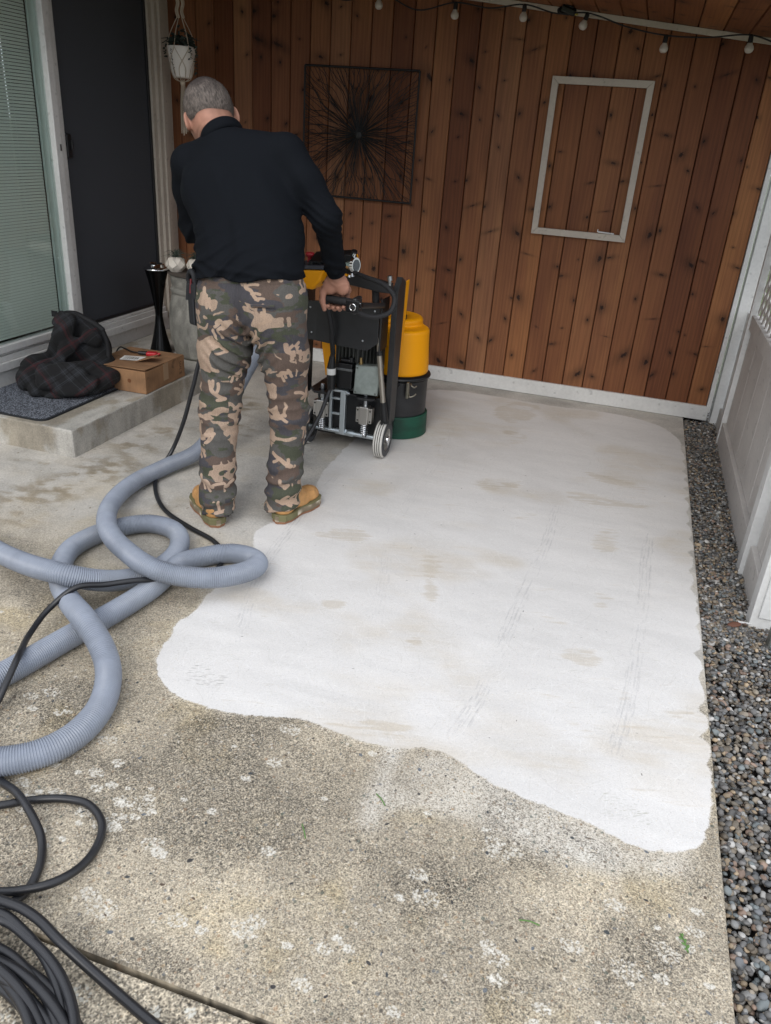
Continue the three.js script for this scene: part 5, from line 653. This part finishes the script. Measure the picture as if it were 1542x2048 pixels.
  single('power_cable', new THREE.TubeGeometry(curve([[-2.0, 0.03, 4.5], [-1.86, 0.03, 4.43], [-1.752, 0.022, 4.363], [-1.703, 0.012, 4.316], [-1.638, 0.012, 4.284], [-1.563, 0.012, 4.274], [-1.494, 0.012, 4.311], [-1.464, 0.012, 4.365], [-1.454, 0.020, 4.437], [-1.473, 0.036, 4.508], [-1.522, 0.034, 4.546], [-1.570, 0.032, 4.568], [-1.66, 0.03, 4.584], [-1.85, 0.012, 4.6]]), 120, 0.0104, 12), cable, 'rounded loose loop of black cable nearest the grey hose', 'cable', 'loose cable loops beside the coil');
  const coil = []; const turns = 9; for (let i = 0; i < turns * 28; i++) { const t = i / 28, a = t * 6.28319, k = Math.floor(t), f = NT[(k * 31) & 255], f2 = NT[(k * 57 + 9) & 255]; const rx = 0.475 - 0.115 * f - 0.012 * Math.sin(a * 2 + k), rz = 0.475 - 0.115 * f2, cx = -1.515 + 0.03 * (NT[k + 300] - 0.5), cz = 5.085 + 0.03 * (NT[k + 400] - 0.5); coil.push([cx + rx * Math.sin(a), 0.014 + 0.05 * NT[(k * 91 + 5) & 255] + 0.012 * Math.sin(a * 3 + k * 2), cz - rz * Math.cos(a)]); }
  coil.push([-1.6, 0.06, 4.62], [-1.5, 0.07, 4.605], [-1.43, 0.066, 4.612], [-1.36, 0.055, 4.632], [-1.278, 0.03, 4.648], [-1.197, 0.013, 4.665], [-1.101, 0.012, 4.691], [-0.98, 0.012, 4.72], [-0.8, 0.012, 4.85]);
  single('cable_coil', new THREE.TubeGeometry(curve(coil), 1500, 0.0106, 10), cable, 'heap of coiled thick black cable in the lower left corner', 'cable');
}
// ---------------------------------------------------------------- on the step
const SY = 0.149;
{
  const mt = dataTex(256, 256, (u, v) => { const n = vn(u * 128, v * 128), m = vn(u * 64 + 8, v * 64); const k = n * 0.6 + m * 0.4; const s = sst(0.3, 0.75, k); return [mix(34, 142, s), mix(37, 148, s), mix(44, 158, s)]; }); mt.repeat.set(3.2, 3.2);
  const sh = new THREE.Shape(); const x0 = -3.80, x1 = -3.24, z0 = 1.62, z1 = 2.345, r = 0.06; sh.moveTo(x0, -z1 + r); sh.quadraticCurveTo(x0, -z1, x0 + r, -z1); sh.lineTo(x1 - r, -z1); sh.quadraticCurveTo(x1, -z1, x1, -z1 + r); sh.lineTo(x1, -z0 - r); sh.quadraticCurveTo(x1, -z0, x1 - r, -z0); sh.lineTo(x0 + r, -z0); sh.quadraticCurveTo(x0, -z0, x0, -z0 - r);
  const d = thing('doormat', 'speckled grey blue doormat with dark rim on the doorstep', 'doormat', [0, SY, 0]);
  part(d, 'rim', new THREE.ExtrudeGeometry(sh, { depth: 0.005, bevelEnabled: true, bevelThickness: 0.0015, bevelSize: 0.001, bevelSegments: 1 }).rotateX(-Math.PI / 2).translate(0, 0.0016, 0), mat(0x1d2024, 0.8));
  const pile = new THREE.ExtrudeGeometry(sh, { depth: 0.004, bevelEnabled: false, steps: 1 }); pile.translate(3.52, 1.98, 0).scale(0.965, 0.972, 1).translate(-3.52, -1.98, 0); part(d, 'pile', boxUV(pile.rotateX(-Math.PI / 2).translate(0, 0.0082, 0)), mat(0xffffff, 0.95, { map: mt, bumpMap: mt, bumpScale: 0.004 }));
}
{ // plaid jacket slumped on the mat, one end propped against the door
  const w = 512, c = cv(w, w), g = c.getContext('2d'); g.fillStyle = '#34373d'; g.fillRect(0, 0, w, w); // 0.26 m repeat
  const band = (x, wd, col, al) => { g.globalAlpha = al; g.fillStyle = col; g.fillRect(x, 0, wd, w); g.fillRect(0, x, w, wd); };
  band(0, 90, '#17181b', 0.75); band(250, 110, '#17181b', 0.75); band(150, 14, '#0d0e10', 0.8); band(205, 8, '#6b727c', 0.55); band(222, 6, '#6b727c', 0.5); band(110, 6, '#767d86', 0.5); band(385, 22, '#7a2a30', 0.6); band(420, 10, '#591f25', 0.6); band(470, 8, '#6b727c', 0.45); g.globalAlpha = 1;
  { const d = g.getImageData(0, 0, w, w); for (let o = 0; o < w * w; o++) { const n = 0.42 + 0.24 * NT[(o * 5 + (o >> 9) * 91) & 65535]; for (let q = 0; q < 3; q++) d.data[o * 4 + q] *= n; } g.putImageData(d, 0, 0); }
  const t = cvTex(c); t.repeat.set(1 / 0.26, 1 / 0.26);
  const jm = mat(0xffffff, 0.95, { map: t, sheen: 0.2, sheenRoughness: 0.8 });
  const J = [ellR([-3.44, 0.235, 1.95], [0.2, 0.095, 0.12], 0, 0.35, 0), ellR([-3.36, 0.22, 1.78], [0.16, 0.085, 0.13], 0, -0.5, 0.1), ellR([-3.55, 0.33, 1.72], [0.075, 0.24, 0.15], 0.3, 0.35, -0.1), ellR([-3.425, 0.31, 1.635], [0.085, 0.205, 0.075], 0.2, 0.35, 0.12), ellR([-3.6, 0.23, 1.9], [0.12, 0.1, 0.12])];
  const jf = (x, y, z) => { let d = 9; for (const e of J) d = smin(d, ell(x, y, z, e), 0.05); const n = vn3(x * 6, y * 6, z * 6), s = (x * 0.55 + z * 0.75 + y * 0.55); d -= 0.034 * (Math.pow(Math.abs(Math.sin(s * 24 + 5 * n)), 0.8) - 0.6) + 0.022 * (Math.abs(Math.sin((y * 0.9 - x * 0.8) * 20 + 4 * vn3(x * 5 + 3, y * 5, z * 5))) - 0.5); d -= 0.007 * (vn3(x * 26, y * 26, z * 26) - 0.5); return Math.max(d, SY + 0.014 - y); };
  const jk = thing('plaid_jacket', 'dark grey and red plaid jacket heaped on the doormat', 'jacket');
  const jg = nets(jf, [-3.78, SY, 1.42], [-3.12, 0.66, 2.16], 0.0065).toNonIndexed(), uv = new Float32Array(jg.attributes.position.count * 2), p = jg.attributes.position; for (let i = 0; i < p.count; i++) { const x = p.getX(i), y = p.getY(i), z = p.getZ(i), q = vn3(x * 4, y * 4, z * 4) * 0.09, a = x * 0.72 - z * 0.69 + q, b = y * 0.86 - x * 0.35 - z * 0.37 + q; uv[i * 2] = a * 0.86 + b * 0.5; uv[i * 2 + 1] = b * 0.86 - a * 0.5; } jg.setAttribute('uv', new THREE.BufferAttribute(uv, 2));
  part(jk, 'cloth', jg, jm);
  const hem = mat(0x101114, 0.8); part(jk, 'collar_band', capTube([[-3.64, 0.515, 1.665], [-3.585, 0.54, 1.66], [-3.52, 0.545, 1.655], [-3.465, 0.525, 1.65], [-3.41, 0.50, 1.64], [-3.37, 0.47, 1.63]], 0.017, 40, 10), hem); part(jk, 'front_band', capTube([[-3.37, 0.47, 1.63], [-3.352, 0.41, 1.625], [-3.342, 0.33, 1.63], [-3.335, 0.25, 1.66], [-3.29, 0.185, 1.72]], 0.015, 40, 8), hem); part(jk, 'hang_loop', bb(-3.66, 0.52, 1.685, -3.62, 0.555, 1.692, 0.003), hem);
}
{ // cardboard box
  const B = thing('cardboard_box', 'battered brown cardboard box with a shipping label, lid corner lifting', 'box', [-3.245, SY, 1.49], 0.02), hx = 0.19, hz = 0.22, h = 0.132;
  const ct = dataTex(256, 256, (u, v) => { const n = fbm(u * 6, v * 6, 4), f = vn(u * 200, v * 8), k = 0.88 + 0.26 * (n - 0.5) + 0.07 * (f - 0.5) - 0.2 * sst(0.72, 0.85, fbm(u * 9 + 4, v * 9, 3)); return [160 * k, 121 * k, 86 * k]; }); ct.repeat.set(2.5, 2.5);
  const cb = mat(0xffffff, 0.85, { map: ct }), tape = mat(0x9a7a58, 0.3, { clearcoat: 0.6, clearcoatRoughness: 0.25 });
  part(B, 'carton', bb(-hx, 0.001, -hz, hx, h, hz, 0.004, 2), cb);
  part(B, 'lid_flap', [put(bb(-hx, -0.002, -0.105, hx - 0.002, 0.002, 0.11, 0.0015), 0.002, h + 0.006, 0.108, -0.03, 0, 0.012)], cb); part(B, 'lid_flap', put(bb(-hx, -0.002, -0.105, hx, 0.002, 0.105, 0.0015), 0, h + 0.0032, -0.11), cb);
  // lifted corner
  part(B, 'torn_corner', new THREE.BufferGeometry().setFromPoints([V(0.02, h + 0.012, 0.06), V(hx + 0.004, h + 0.008, 0.17), V(0.15, h + 0.05, 0.045), V(0.02, h + 0.010, 0.06), V(0.15, h + 0.048, 0.045), V(0.06, h + 0.009, -0.01)]).toNonIndexed ? (() => { const g = prism([[0, 0], [0.13, 0.02], [0.11, 0.1], [0.03, 0.12]], 0.0035, 0.0008); g.rotateX(-Math.PI / 2); g.rotateZ(0.32); return boxUV(g.translate(0.04, h + 0.009, 0.09)); })() : 0, cb);
  part(B, 'tape', [bb(-hx - 0.0008, h * 0.25, -0.028, hx + 0.0012, h + 0.0012, 0.028, 0.0008)], tape);
  const lab = cv(256, 192), g = lab.getContext('2d'); g.fillStyle = '#e6e4df'; g.fillRect(0, 0, 256, 192); g.fillStyle = '#222'; srand(9); for (let x = 30; x < 200;) { const wd = 2 + Math.floor(rnd() * 5); g.fillRect(x, 50, wd, 90); x += wd + 2 + Math.floor(rnd() * 5); } for (let k = 0; k < 3; k++) g.fillRect(20, 14 + k * 10, 120 - k * 25, 4); g.fillRect(30, 152, 150, 5); g.fillRect(30, 165, 90, 5);
  part(B, 'shipping_label', new THREE.PlaneGeometry(0.13, 0.095).rotateX(-Math.PI / 2).rotateY(0.25).translate(-0.01, h + 0.0125, 0.03), mat(0xffffff, 0.5, { map: cvTex(lab), side: THREE.DoubleSide }), 'white shipping label with barcode');
  const mk = cv(128, 256), m2 = mk.getContext('2d'); m2.clearRect(0, 0, 128, 256); m2.strokeStyle = '#2a221c'; m2.lineWidth = 8; m2.lineCap = 'round'; m2.font = 'bold 90px sans-serif'; m2.save(); m2.translate(64, 128); m2.rotate(Math.PI / 2); m2.beginPath(); m2.moveTo(-105, -25); m2.bezierCurveTo(-120, 20, -80, 30, -70, -10); m2.bezierCurveTo(-65, 30, -25, 25, -30, -25); m2.moveTo(5, -30); m2.bezierCurveTo(-15, -10, -10, 25, 15, 20); m2.moveTo(45, -25); m2.bezierCurveTo(95, -40, 80, 0, 55, 0); m2.bezierCurveTo(105, 0, 95, 40, 50, 28); m2.stroke(); m2.restore();
  const mtx = cvTex(mk); part(B, 'handwriting', new THREE.PlaneGeometry(0.05, 0.1).rotateY(Math.PI / 2).translate(hx + 0.0022, 0.062, -0.165), mat(0xffffff, 0.9, { map: mtx, transparent: true, alphaTest: 0.4 }), 'dark handwritten marking');
  part(B, 'stain', new THREE.CircleGeometry(0.012, 16).translate(0.085, 0.07, hz + 0.0022), mat(0x6b4326, 0.9));
  const rp = thing('red_plug', 'red and black plug end lying on the cardboard box', 'plug', [-3.2, SY + 0.1375, 1.395], 0.3); part(rp, 'red_body', [bb(-0.035, 0, -0.022, 0.03, 0.024, 0.022, 0.008, 3), rod([0.03, 0.012, -0.01], [0.044, 0.012, -0.01], 0.006), rod([0.03, 0.012, 0.01], [0.044, 0.012, 0.01], 0.006)], mat(0xb3202a, 0.4)); part(rp, 'black_sleeve', rod([-0.035, 0.012, 0], [-0.085, 0.014, 0], 0.014, 0.01, 14), mat(0x1a1a1c, 0.5)); part(rp, 'lead', tube([[-0.085, 0.014, 0], [-0.13, 0.012, -0.02], [-0.2, 0.008, -0.1], [-0.27, -0.02, -0.2], [-0.34, -0.118, -0.24], [-0.42, -0.124, -0.3]], 0.0045, 40, 8), mat(0x1a1a1c, 0.5));
}
{ // ashtray stand
  const a = thing('ashtray_stand', 'glossy black hourglass ashtray stand with chrome top', 'ashtray', [-3.475, SY, 0.875]); a.scale.set(0.74, 0.8, 0.74);
  part(a, 'stand', lathe([[0, 0.0], [0.105, 0.002], [0.1, 0.02], [0.083, 0.075], [0.06, 0.16], [0.041, 0.25], [0.033, 0.31], [0.032, 0.34], [0.038, 0.4], [0.055, 0.5], [0.078, 0.61], [0.102, 0.69], [0.1, 0.692], [0, 0.69]], 64), mat(0x050506, 0.22, { specularIntensity: 0.6 }));
  part(a, 'chrome_bowl', lathe([[0.1, 0.692], [0.112, 0.694], [0.115, 0.7], [0.11, 0.708], [0.09, 0.712], [0.078, 0.716], [0.072, 0.735], [0.062, 0.742], [0.05, 0.742], [0.046, 0.732], [0.02, 0.73], [0, 0.736]], 64), metal(0xdedfe0, 0.08));
}
{ // big concrete pot with a lid used as a side table
  const ct = concreteTex(8, [150, 148, 140], 0.1); ct.repeat.set(3, 2);
  const p = thing('concrete_planter', 'large round grey concrete pot with ring and dark lid beside the wall', 'planter', [-3.2, SY, 0.76]); p.scale.y = 0.765;
  part(p, 'pot', lathe([[0, 0], [0.185, 0.001], [0.2, 0.03], [0.225, 0.16], [0.232, 0.3], [0.222, 0.44], [0.205, 0.535], [0.2, 0.55], [0.207, 0.556], [0.212, 0.575], [0.207, 0.592], [0.2, 0.6], [0.206, 0.63], [0.213, 0.7], [0.21, 0.706], [0, 0.706]], 72), mat(0xffffff, 0.85, { map: ct, bumpMap: ct, bumpScale: 0.002 }));
  part(p, 'lid', lathe([[0, 0.708], [0.222, 0.708], [0.226, 0.713], [0.225, 0.719], [0, 0.72]], 64), mat(0x4d4640, 0.6));
  const TY = SY + 0.7205 * 0.765;
  const fac = (name, label, x, z, r, seed, plant) => {
    const t = thing(name, label, 'plant pot', [x, TY, z], 0, 'faceted pots on the planter lid'); srand(seed);
    const pts = []; const rings = [[0.55, 0.0], [0.95, 0.42], [1.0, 0.75], [0.8, 1.25], [0.5, 1.42]]; const g = new THREE.BufferGeometry(), P = [], n = 7; const pt = (i, k) => { const [rr0, y] = rings[i], a = (k + (i % 2) * 0.5) / n * 6.28319; return [Math.cos(a) * rr0 * r, y * r, Math.sin(a) * rr0 * r]; };
    for (let i = 0; i < rings.length - 1; i++) for (let k = 0; k < n; k++) { const o = i % 2 ? 1 : 0; const a = pt(i, k), b = pt(i, k + 1), c = pt(i + 1, k + o), d = pt(i + 1, k + 1), e = pt(i + 1, k - 1 + o); P.push(...a, ...pt(i + 1, k + o), ...b, ...b, ...pt(i + 1, k + o), ...pt(i + 1, k + 1 + o)); }
    g.setAttribute('position', new THREE.Float32BufferAttribute(P, 3)); g.computeVertexNormals(); part(t, 'faceted_pot', g, mat(0xcfc8bd, 0.6)); part(t, 'potting_soil', cyl(r * 0.56, r * 0.56, 0.004, 14).translate(0, r * 1.36, 0), mat(0x2b241d, 0.9));
    // raised ridges along the facets
    const rd = []; for (let k = 0; k < n; k++) { rd.push(rod(pt(1, k), pt(2, k), 0.0016, 0.0016, 5), rod(pt(2, k), pt(3, k), 0.0016, 0.0016, 5), rod(pt(2, k), pt(3, k - 1 + 1), 0.0014, 0.0014, 5), rod(pt(2, k), pt(1, k + 1), 0.0016, 0.0016, 5)); } part(t, 'ridges', rd, mat(0x8f8a80, 0.6)).userData.kind = 'stuff';
    if (plant) { const lv = []; for (let k = 0; k < 44; k++) { const a = rnd() * 6.28, el = rr(0.1, 1.3), L = rr(0.05, 0.095), c = Math.cos(el), s = Math.sin(el); const p0 = [0, r * 1.38, 0], p1 = [Math.cos(a) * c * L * 0.5, r * 1.38 + s * L * 0.6, Math.sin(a) * c * L * 0.5], p2 = [Math.cos(a) * (c + 0.25) * L, r * 1.38 + s * L * 0.75 - 0.02, Math.sin(a) * (c + 0.25) * L]; const cu = curve([p0, p1, p2]), q = new THREE.TubeGeometry(cu, 8, 0.0026, 5); const pp = q.attributes.position; for (let i = 0; i < pp.count; i++) { const u = Math.floor(i / 6) / 8, ce = cu.getPoint(u); pp.setXYZ(i, mix(ce.x, pp.getX(i), 1 - u * 0.85), mix(ce.y, pp.getY(i), 1 - u * 0.85), mix(ce.z, pp.getZ(i), 1 - u * 0.85)); } q.computeVertexNormals(); lv.push(q); } part(t, 'spiky_leaves', lv, mat(new THREE.Color().setRGB(0.05, 0.065, 0.05), 0.6)).userData.kind = 'stuff'; }
    return t;
  };
  fac('faceted_pot', 'white faceted pot with a spiky air plant on the planter lid', -3.345, 0.845, 0.066, 3, true);
  fac('faceted_pot', 'white faceted pot half hidden behind the man on the planter lid', -3.225, 0.80, 0.062, 5, true);
  const ci = thing('wooden_stick', 'short pale stick lying on the planter lid', 'stick', [-3.17, TY + 0.0055, 0.9], 0.1); part(ci, 'stick', capTube([[-0.05, 0, 0], [0, 0.0005, 0], [0.05, 0, 0]], 0.0055, 12, 10), mat(0xa2927e, 0.7));
}

// ---------------------------------------------------------------- on the wall
{
  const iron = mat(0x0e0d0d, 0.55), cx = -2.42, cy = 1.578, half = 0.392;
  const art = thing('wall_art', 'square black metal wire sunburst art on the wood wall', 'wall art', [cx, cy, 0.028]);
  for (const [a, b] of [[[-half, -half], [half, -half]], [[half, -half], [half, half]], [[half, half], [-half, half]], [[-half, half], [-half, -half]]]) part(art, 'frame_bar', rod([...a, 0], [...b, 0], 0.0068, 0.0068, 8), iron);
  srand(515); const wires = []; const N = 190;
  for (let k = 0; k < N; k++) { const a = (k + rr(-0.3, 0.3)) / N * 6.28319, m = Math.max(Math.abs(Math.cos(a)), Math.abs(Math.sin(a))), R = half / m, bend = rr(-0.045, 0.045), b2 = rr(-0.03, 0.03); const q = (r, o) => [Math.cos(a) * r - Math.sin(a) * o, Math.sin(a) * r + Math.cos(a) * o, 0.006 * Math.sin(k) * (1 - r / R)]; const st = rr(0.0, 0.06); wires.push(new THREE.TubeGeometry(curve([q(st, 0), q(R * 0.35, bend * 0.4), q(R * 0.6, bend + b2 * 0.3), q(R * 0.82, b2), q(R, 0)]), 14, 0.0018, 5)); }
  part(art, 'wires', wires, iron).userData.kind = 'stuff'; part(art, 'centre_knot', new THREE.SphereGeometry(0.028, 16, 10).scale(1, 1, 0.35), iron);
}
{
  const f = thing('empty_frame', 'empty white picture frame hanging on the wood wall', 'picture frame', [-0.894, 1.529, 0.012]);
  const W = 0.299, H = 0.452, b = 0.04, d = 0.02; const piece = (p) => part(f, 'frame_side', prism(p, d, 0.003), almond);
  piece([[-W, H], [W, H], [W - b, H - b], [-W + b, H - b]]); piece([[-W, -H], [-W + b, -H + b], [W - b, -H + b], [W, -H]]); piece([[-W, -H], [-W, H], [-W + b - 0.0008, H - b], [-W + b - 0.0008, -H + b]]); piece([[W, -H], [W - b + 0.0008, -H + b], [W - b + 0.0008, H - b], [W, H]]);
  const s = thing('loose_strip', 'small loose white strip resting in the frame bottom corner', 'strip', [-0.72, 1.124, 0.03], 0); part(s, 'strip', put(bb(-0.05, -0.004, -0.006, 0.05, 0.004, 0.006, 0.001), 0, 0, 0, 0, 0, -0.04), white); part(s, 'tip', put(bb(-0.056, -0.004, -0.0055, -0.0505, 0.012, 0.0055, 0.001), 0, 0.0022, 0, 0, 0, -0.04), white);
}
{ // festoon lights
  const s = thing('string_lights', 'black festoon cable with round white bulbs along the ceiling edge', 'string lights'), Z = 0.16, blk = mat(0x121214, 0.6);
  const glass = mat(0xd6cfc6, 0.25, { transmission: 0.25, thickness: 0, roughness: 0.4 });
  const B = [[-2.75, 2.4], [-2.28, 2.36], [-1.802, 2.322], [-1.392, 2.322], [-1.027, 2.29], [-0.58, 2.196], [-0.137, 2.212], [0.3, 2.17]];
  const line = []; B.forEach(([x, y], i) => { line.push([x, y, Z]); if (i < B.length - 1) { const [u, v] = B[i + 1], sag = [0.06, 0.06, 0.02, -0.02, 0.01, 0.008, 0.01][i]; line.push([(x + u) / 2, Math.min((y + v) / 2 - sag, ceilY((x + u) / 2) - 0.05), Z - 0.02]); } });
  part(s, 'cable', tube([[-3.2, 2.46, Z], ...line], 0.0042, 240, 8), blk);
  B.forEach(([x, y], i) => { if (i > 6) return; const g = new THREE.Group(); g.name = 'lamp'; g.position.set(x, y, Z); g.rotation.z = [0, 0, 0, 0, -0.28, 0, 0.05][i]; s.add(g); part(g, 'socket', lathe([[0, 0.004], [0.008, 0.004], [0.0125, -0.006], [0.0135, -0.03], [0.0125, -0.036], [0, -0.037]], 20), blk); part(g, 'bulb', lathe([[0, -0.0865], [0.011, -0.085], [0.019, -0.079], [0.0232, -0.07], [0.0238, -0.0635], [0.0205, -0.052], [0.0145, -0.043], [0.0118, -0.037]], 24), glass); });
  const u = thing('cable_bundle', 'dark tangle of spare festoon cable and fitting under the ceiling trim', 'cable', [-1.155, 2.318, 0.13]); srand(4);
  for (let k = 0; k < 4; k++) { const P = []; for (let i = 0; i < 9; i++) { const a = i / 8 * 6.28; P.push([0.045 * Math.cos(a) + rr(-0.012, 0.012), 0.018 * Math.sin(a) - 0.012 + rr(-0.008, 0.008) - 0.0012 * k, rr(-0.02, 0.02)]); } part(u, 'loop', tube(P, 0.0045, 50, 7), mat(0x17181a, 0.6)); } part(u, 'fitting', put(bb(-0.05, -0.016, -0.014, 0.035, 0.016, 0.014, 0.008, 3), 0.02, -0.02, 0.01, 0, 0, -0.3), mat(0x1d2018, 0.5)); part(u, 'yellow_cap', rod([0.055, -0.034, 0.012], [0.07, -0.034, 0.014], 0.006, 0.006, 10), mat(0x9a8c3c, 0.5), 'small dull yellow cap');
}
{ // hanging pot in a macrame hanger
  const cord = mat(0xb9ab98, 0.9), X = -3.475, Zp = 0.45, YP = 1.83; // pot centre foot
  const h = thing('macrame_planter', 'white hanging pot with dark trailing plant in a knotted macrame hanger', 'hanging planter', [X, YP, Zp]);
  const pt = dataTex(128, 128, (u, v) => { const k = 0.93 + 0.1 * fbm(u * 6, v * 6, 3); return [226 * k, 220 * k, 212 * k]; });
  part(h, 'pot', lathe([[0, 0], [0.052, 0.001], [0.06, 0.012], [0.082, 0.11], [0.085, 0.16], [0.0855, 0.175], [0.08, 0.176], [0.078, 0.165], [0, 0.16]], 48), mat(0xffffff, 0.5, { map: pt }));
  // script-like dark marks down one side
  const c = cv(128, 512), g = c.getContext('2d'); g.clearRect(0, 0, 128, 512); g.strokeStyle = '#1b1a1a'; g.lineCap = 'round'; srand(88); for (let y = 20; y < 500; y += 30) { g.lineWidth = rr(6, 11); g.beginPath(); g.moveTo(rr(30, 60), y); g.bezierCurveTo(rr(60, 110), y - 16, rr(20, 60), y + 14, rr(70, 110), y + rr(4, 22)); g.stroke(); g.beginPath(); g.moveTo(rr(40, 80), y + 8); g.lineTo(rr(40, 90), y + 24); g.stroke(); }
  const band = new THREE.LatheGeometry([[0.0622, 0.014], [0.0724, 0.06], [0.0834, 0.11], [0.0864, 0.16]].map((q) => new THREE.Vector2(...q)), 12, -0.5, 0.42); part(h, 'lettering', band, mat(0xffffff, 0.8, { map: cvTex(c), transparent: true, alphaTest: 0.4, side: THREE.DoubleSide }), 'black brush marks down the pot');
  const legs = []; const K = 6; for (let k = 0; k < K; k++) { const a = k / K * 6.283 + 0.5, a2 = a + 0.785, a3 = a - 0.785, R = 0.089; const up = [0.02 * Math.cos(a), 0.33, 0.02 * Math.sin(a)]; legs.push(tube([[Math.cos(a) * R, 0.165, Math.sin(a) * R], [Math.cos(a) * R * 0.75, 0.24, Math.sin(a) * R * 0.75], up], 0.0022, 16, 6)); for (const b of [a2, a3]) legs.push(tube([[Math.cos(a) * R, 0.165, Math.sin(a) * R], [Math.cos((a + b) / 2) * 0.084, 0.11, Math.sin((a + b) / 2) * 0.084], [Math.cos(b) * 0.074, 0.055, Math.sin(b) * 0.074], [Math.cos(b) * 0.05, -0.004, Math.sin(b) * 0.05], [0, -0.022, 0]], 0.0022, 22, 6)); }
  part(h, 'net_cords', legs, cord).userData.kind = 'stuff';
  for (let k = 0; k < K; k++) { const a = k / K * 6.283 + 0.5, x = 0.02 * Math.cos(a), z = 0.02 * Math.sin(a), sp = []; for (let i = 0; i <= 60; i++) { const t = i / 60; sp.push([x * (1 + 0.2 * t) + 0.0045 * Math.cos(t * 44), 0.33 + t * 0.6, z * (1 + 0.2 * t) + 0.0045 * Math.sin(t * 44)]); } part(h, 'twisted_cord', tube(sp, 0.0056, 130, 6), cord); }
  part(h, 'knot', new THREE.SphereGeometry(0.016, 12, 10).scale(1, 1.3, 1).translate(0, -0.026, 0), cord);
  srand(12); const tas = []; for (let k = 0; k < 26; k++) { const a = rnd() * 6.28, r = rr(0.002, 0.012), q = rr(1.5, 2.4); tas.push(tube([[Math.cos(a) * r, -0.03, Math.sin(a) * r], [Math.cos(a) * r * q, -0.15, Math.sin(a) * r * q], [Math.cos(a) * r * q * 1.1, rr(-0.33, -0.28), Math.sin(a) * r * q * 1.1]], 0.0022, 10, 5)); } part(h, 'tassel', tas, cord).userData.kind = 'stuff';
  const lf = [], leaf = (x, y, z, s, ry, rx) => { const g = new THREE.SphereGeometry(1, 7, 5).scale(s, s * 0.18, s * 0.6); lf.push(put(g, x, y, z, rx, ry, rr(-0.6, 0.6))); };
  for (let k = 0; k < 130; k++) { const a = rnd() * 6.28, r = 0.08 * Math.sqrt(rnd()); leaf(Math.cos(a) * r, 0.175 + rr(0, 0.13) * (1 - r / 0.12), Math.sin(a) * r, rr(0.01, 0.022), rnd() * 6, rr(-0.8, 0.8)); }
  for (const [a0, n] of [[2.9, 4], [0.1, 10], [0.5, 5], [3.5, 4]]) for (let k = 0; k < n; k++) for (let q = 0; q < 2; q++) leaf(Math.cos(a0) * (0.095 + rr(0, 0.02)), 0.17 - k * 0.016 + rr(-0.01, 0.01), Math.sin(a0) * (0.095 + rr(0, 0.02)), rr(0.008, 0.014), rnd() * 6, rr(-0.8, 0.8));
  for (let k = 0; k < 14; k++) { const a = rnd() * 6.28; lf.push(tube([[0, 0.17, 0], [Math.cos(a) * 0.05, 0.22, Math.sin(a) * 0.05], [Math.cos(a) * 0.12, 0.2 + rr(-0.02, 0.03), Math.sin(a) * 0.12]], 0.002, 8, 5)); }
  part(h, 'foliage', lf, mat(new THREE.Color().setRGB(0.022, 0.035, 0.028), 0.6)).userData.kind = 'stuff';
}
{ // blades of grass, leaf scraps and loose chips on the near concrete
  const gm = mat(new THREE.Color().setRGB(0.10, 0.2, 0.05), 0.7), bm = mat(new THREE.Color().setRGB(0.12, 0.05, 0.03), 0.8); srand(31);
  for (const [x, z, n, l] of [[-0.10, 4.13, 1, 'grass sprig lying near the slab edge'], [-0.87, 3.98, 0, 'grass blade by the pale scrape mark'], [-1.02, 4.15, 0, 'grass blade on the mottled concrete in the middle foreground'], [-0.44, 4.2, 0, 'tiny green leaf scrap in the right foreground']]) { const t = thing('grass_blade', l, 'grass', [x, 0.002, z], rnd() * 3, 'grass blades on the concrete'); part(t, 'blade', tube([[-0.022, 0.001, 0], [0, 0.006, 0.002], [0.024, 0.001, 0.004]], 0.0018, 10, 5), gm); if (n) for (let k = 0; k < 6; k++) part(t, 'leaflet', put(new THREE.SphereGeometry(0.006, 6, 4).scale(1, 0.25, 0.5), -0.018 + k * 0.007, 0.006, k % 2 ? 0.005 : -0.003, 0, 0.6 * (k % 2 ? -1 : 1), 0), gm); }
  const d = thing('dead_leaf', 'curled brown leaf on the gravel beside the fence post', 'leaf', [0.13, -0.016, 2.62], 0.4); part(d, 'blade', put(new THREE.SphereGeometry(0.024, 10, 6).scale(1.2, 0.22, 0.6), 0, 0, 0, 0.2, 0, 0.15), bm); part(d, 'stalk', rod([0.026, 0.003, 0], [0.045, 0.008, 0.004], 0.0012, 0.001, 5), bm);
  const w = thing('plastic_chip', 'small white plastic strip on the gravel by the fence post', 'litter', [0.165, -0.012, 2.6], 0.1); part(w, 'strip', bb(-0.022, 0, -0.006, 0.022, 0.003, 0.006, 0.001), white); part(w, 'stub', bb(0.0225, 0, -0.004, 0.03, 0.005, 0.004, 0.001), white);
}

renderer.render(scene, camera);
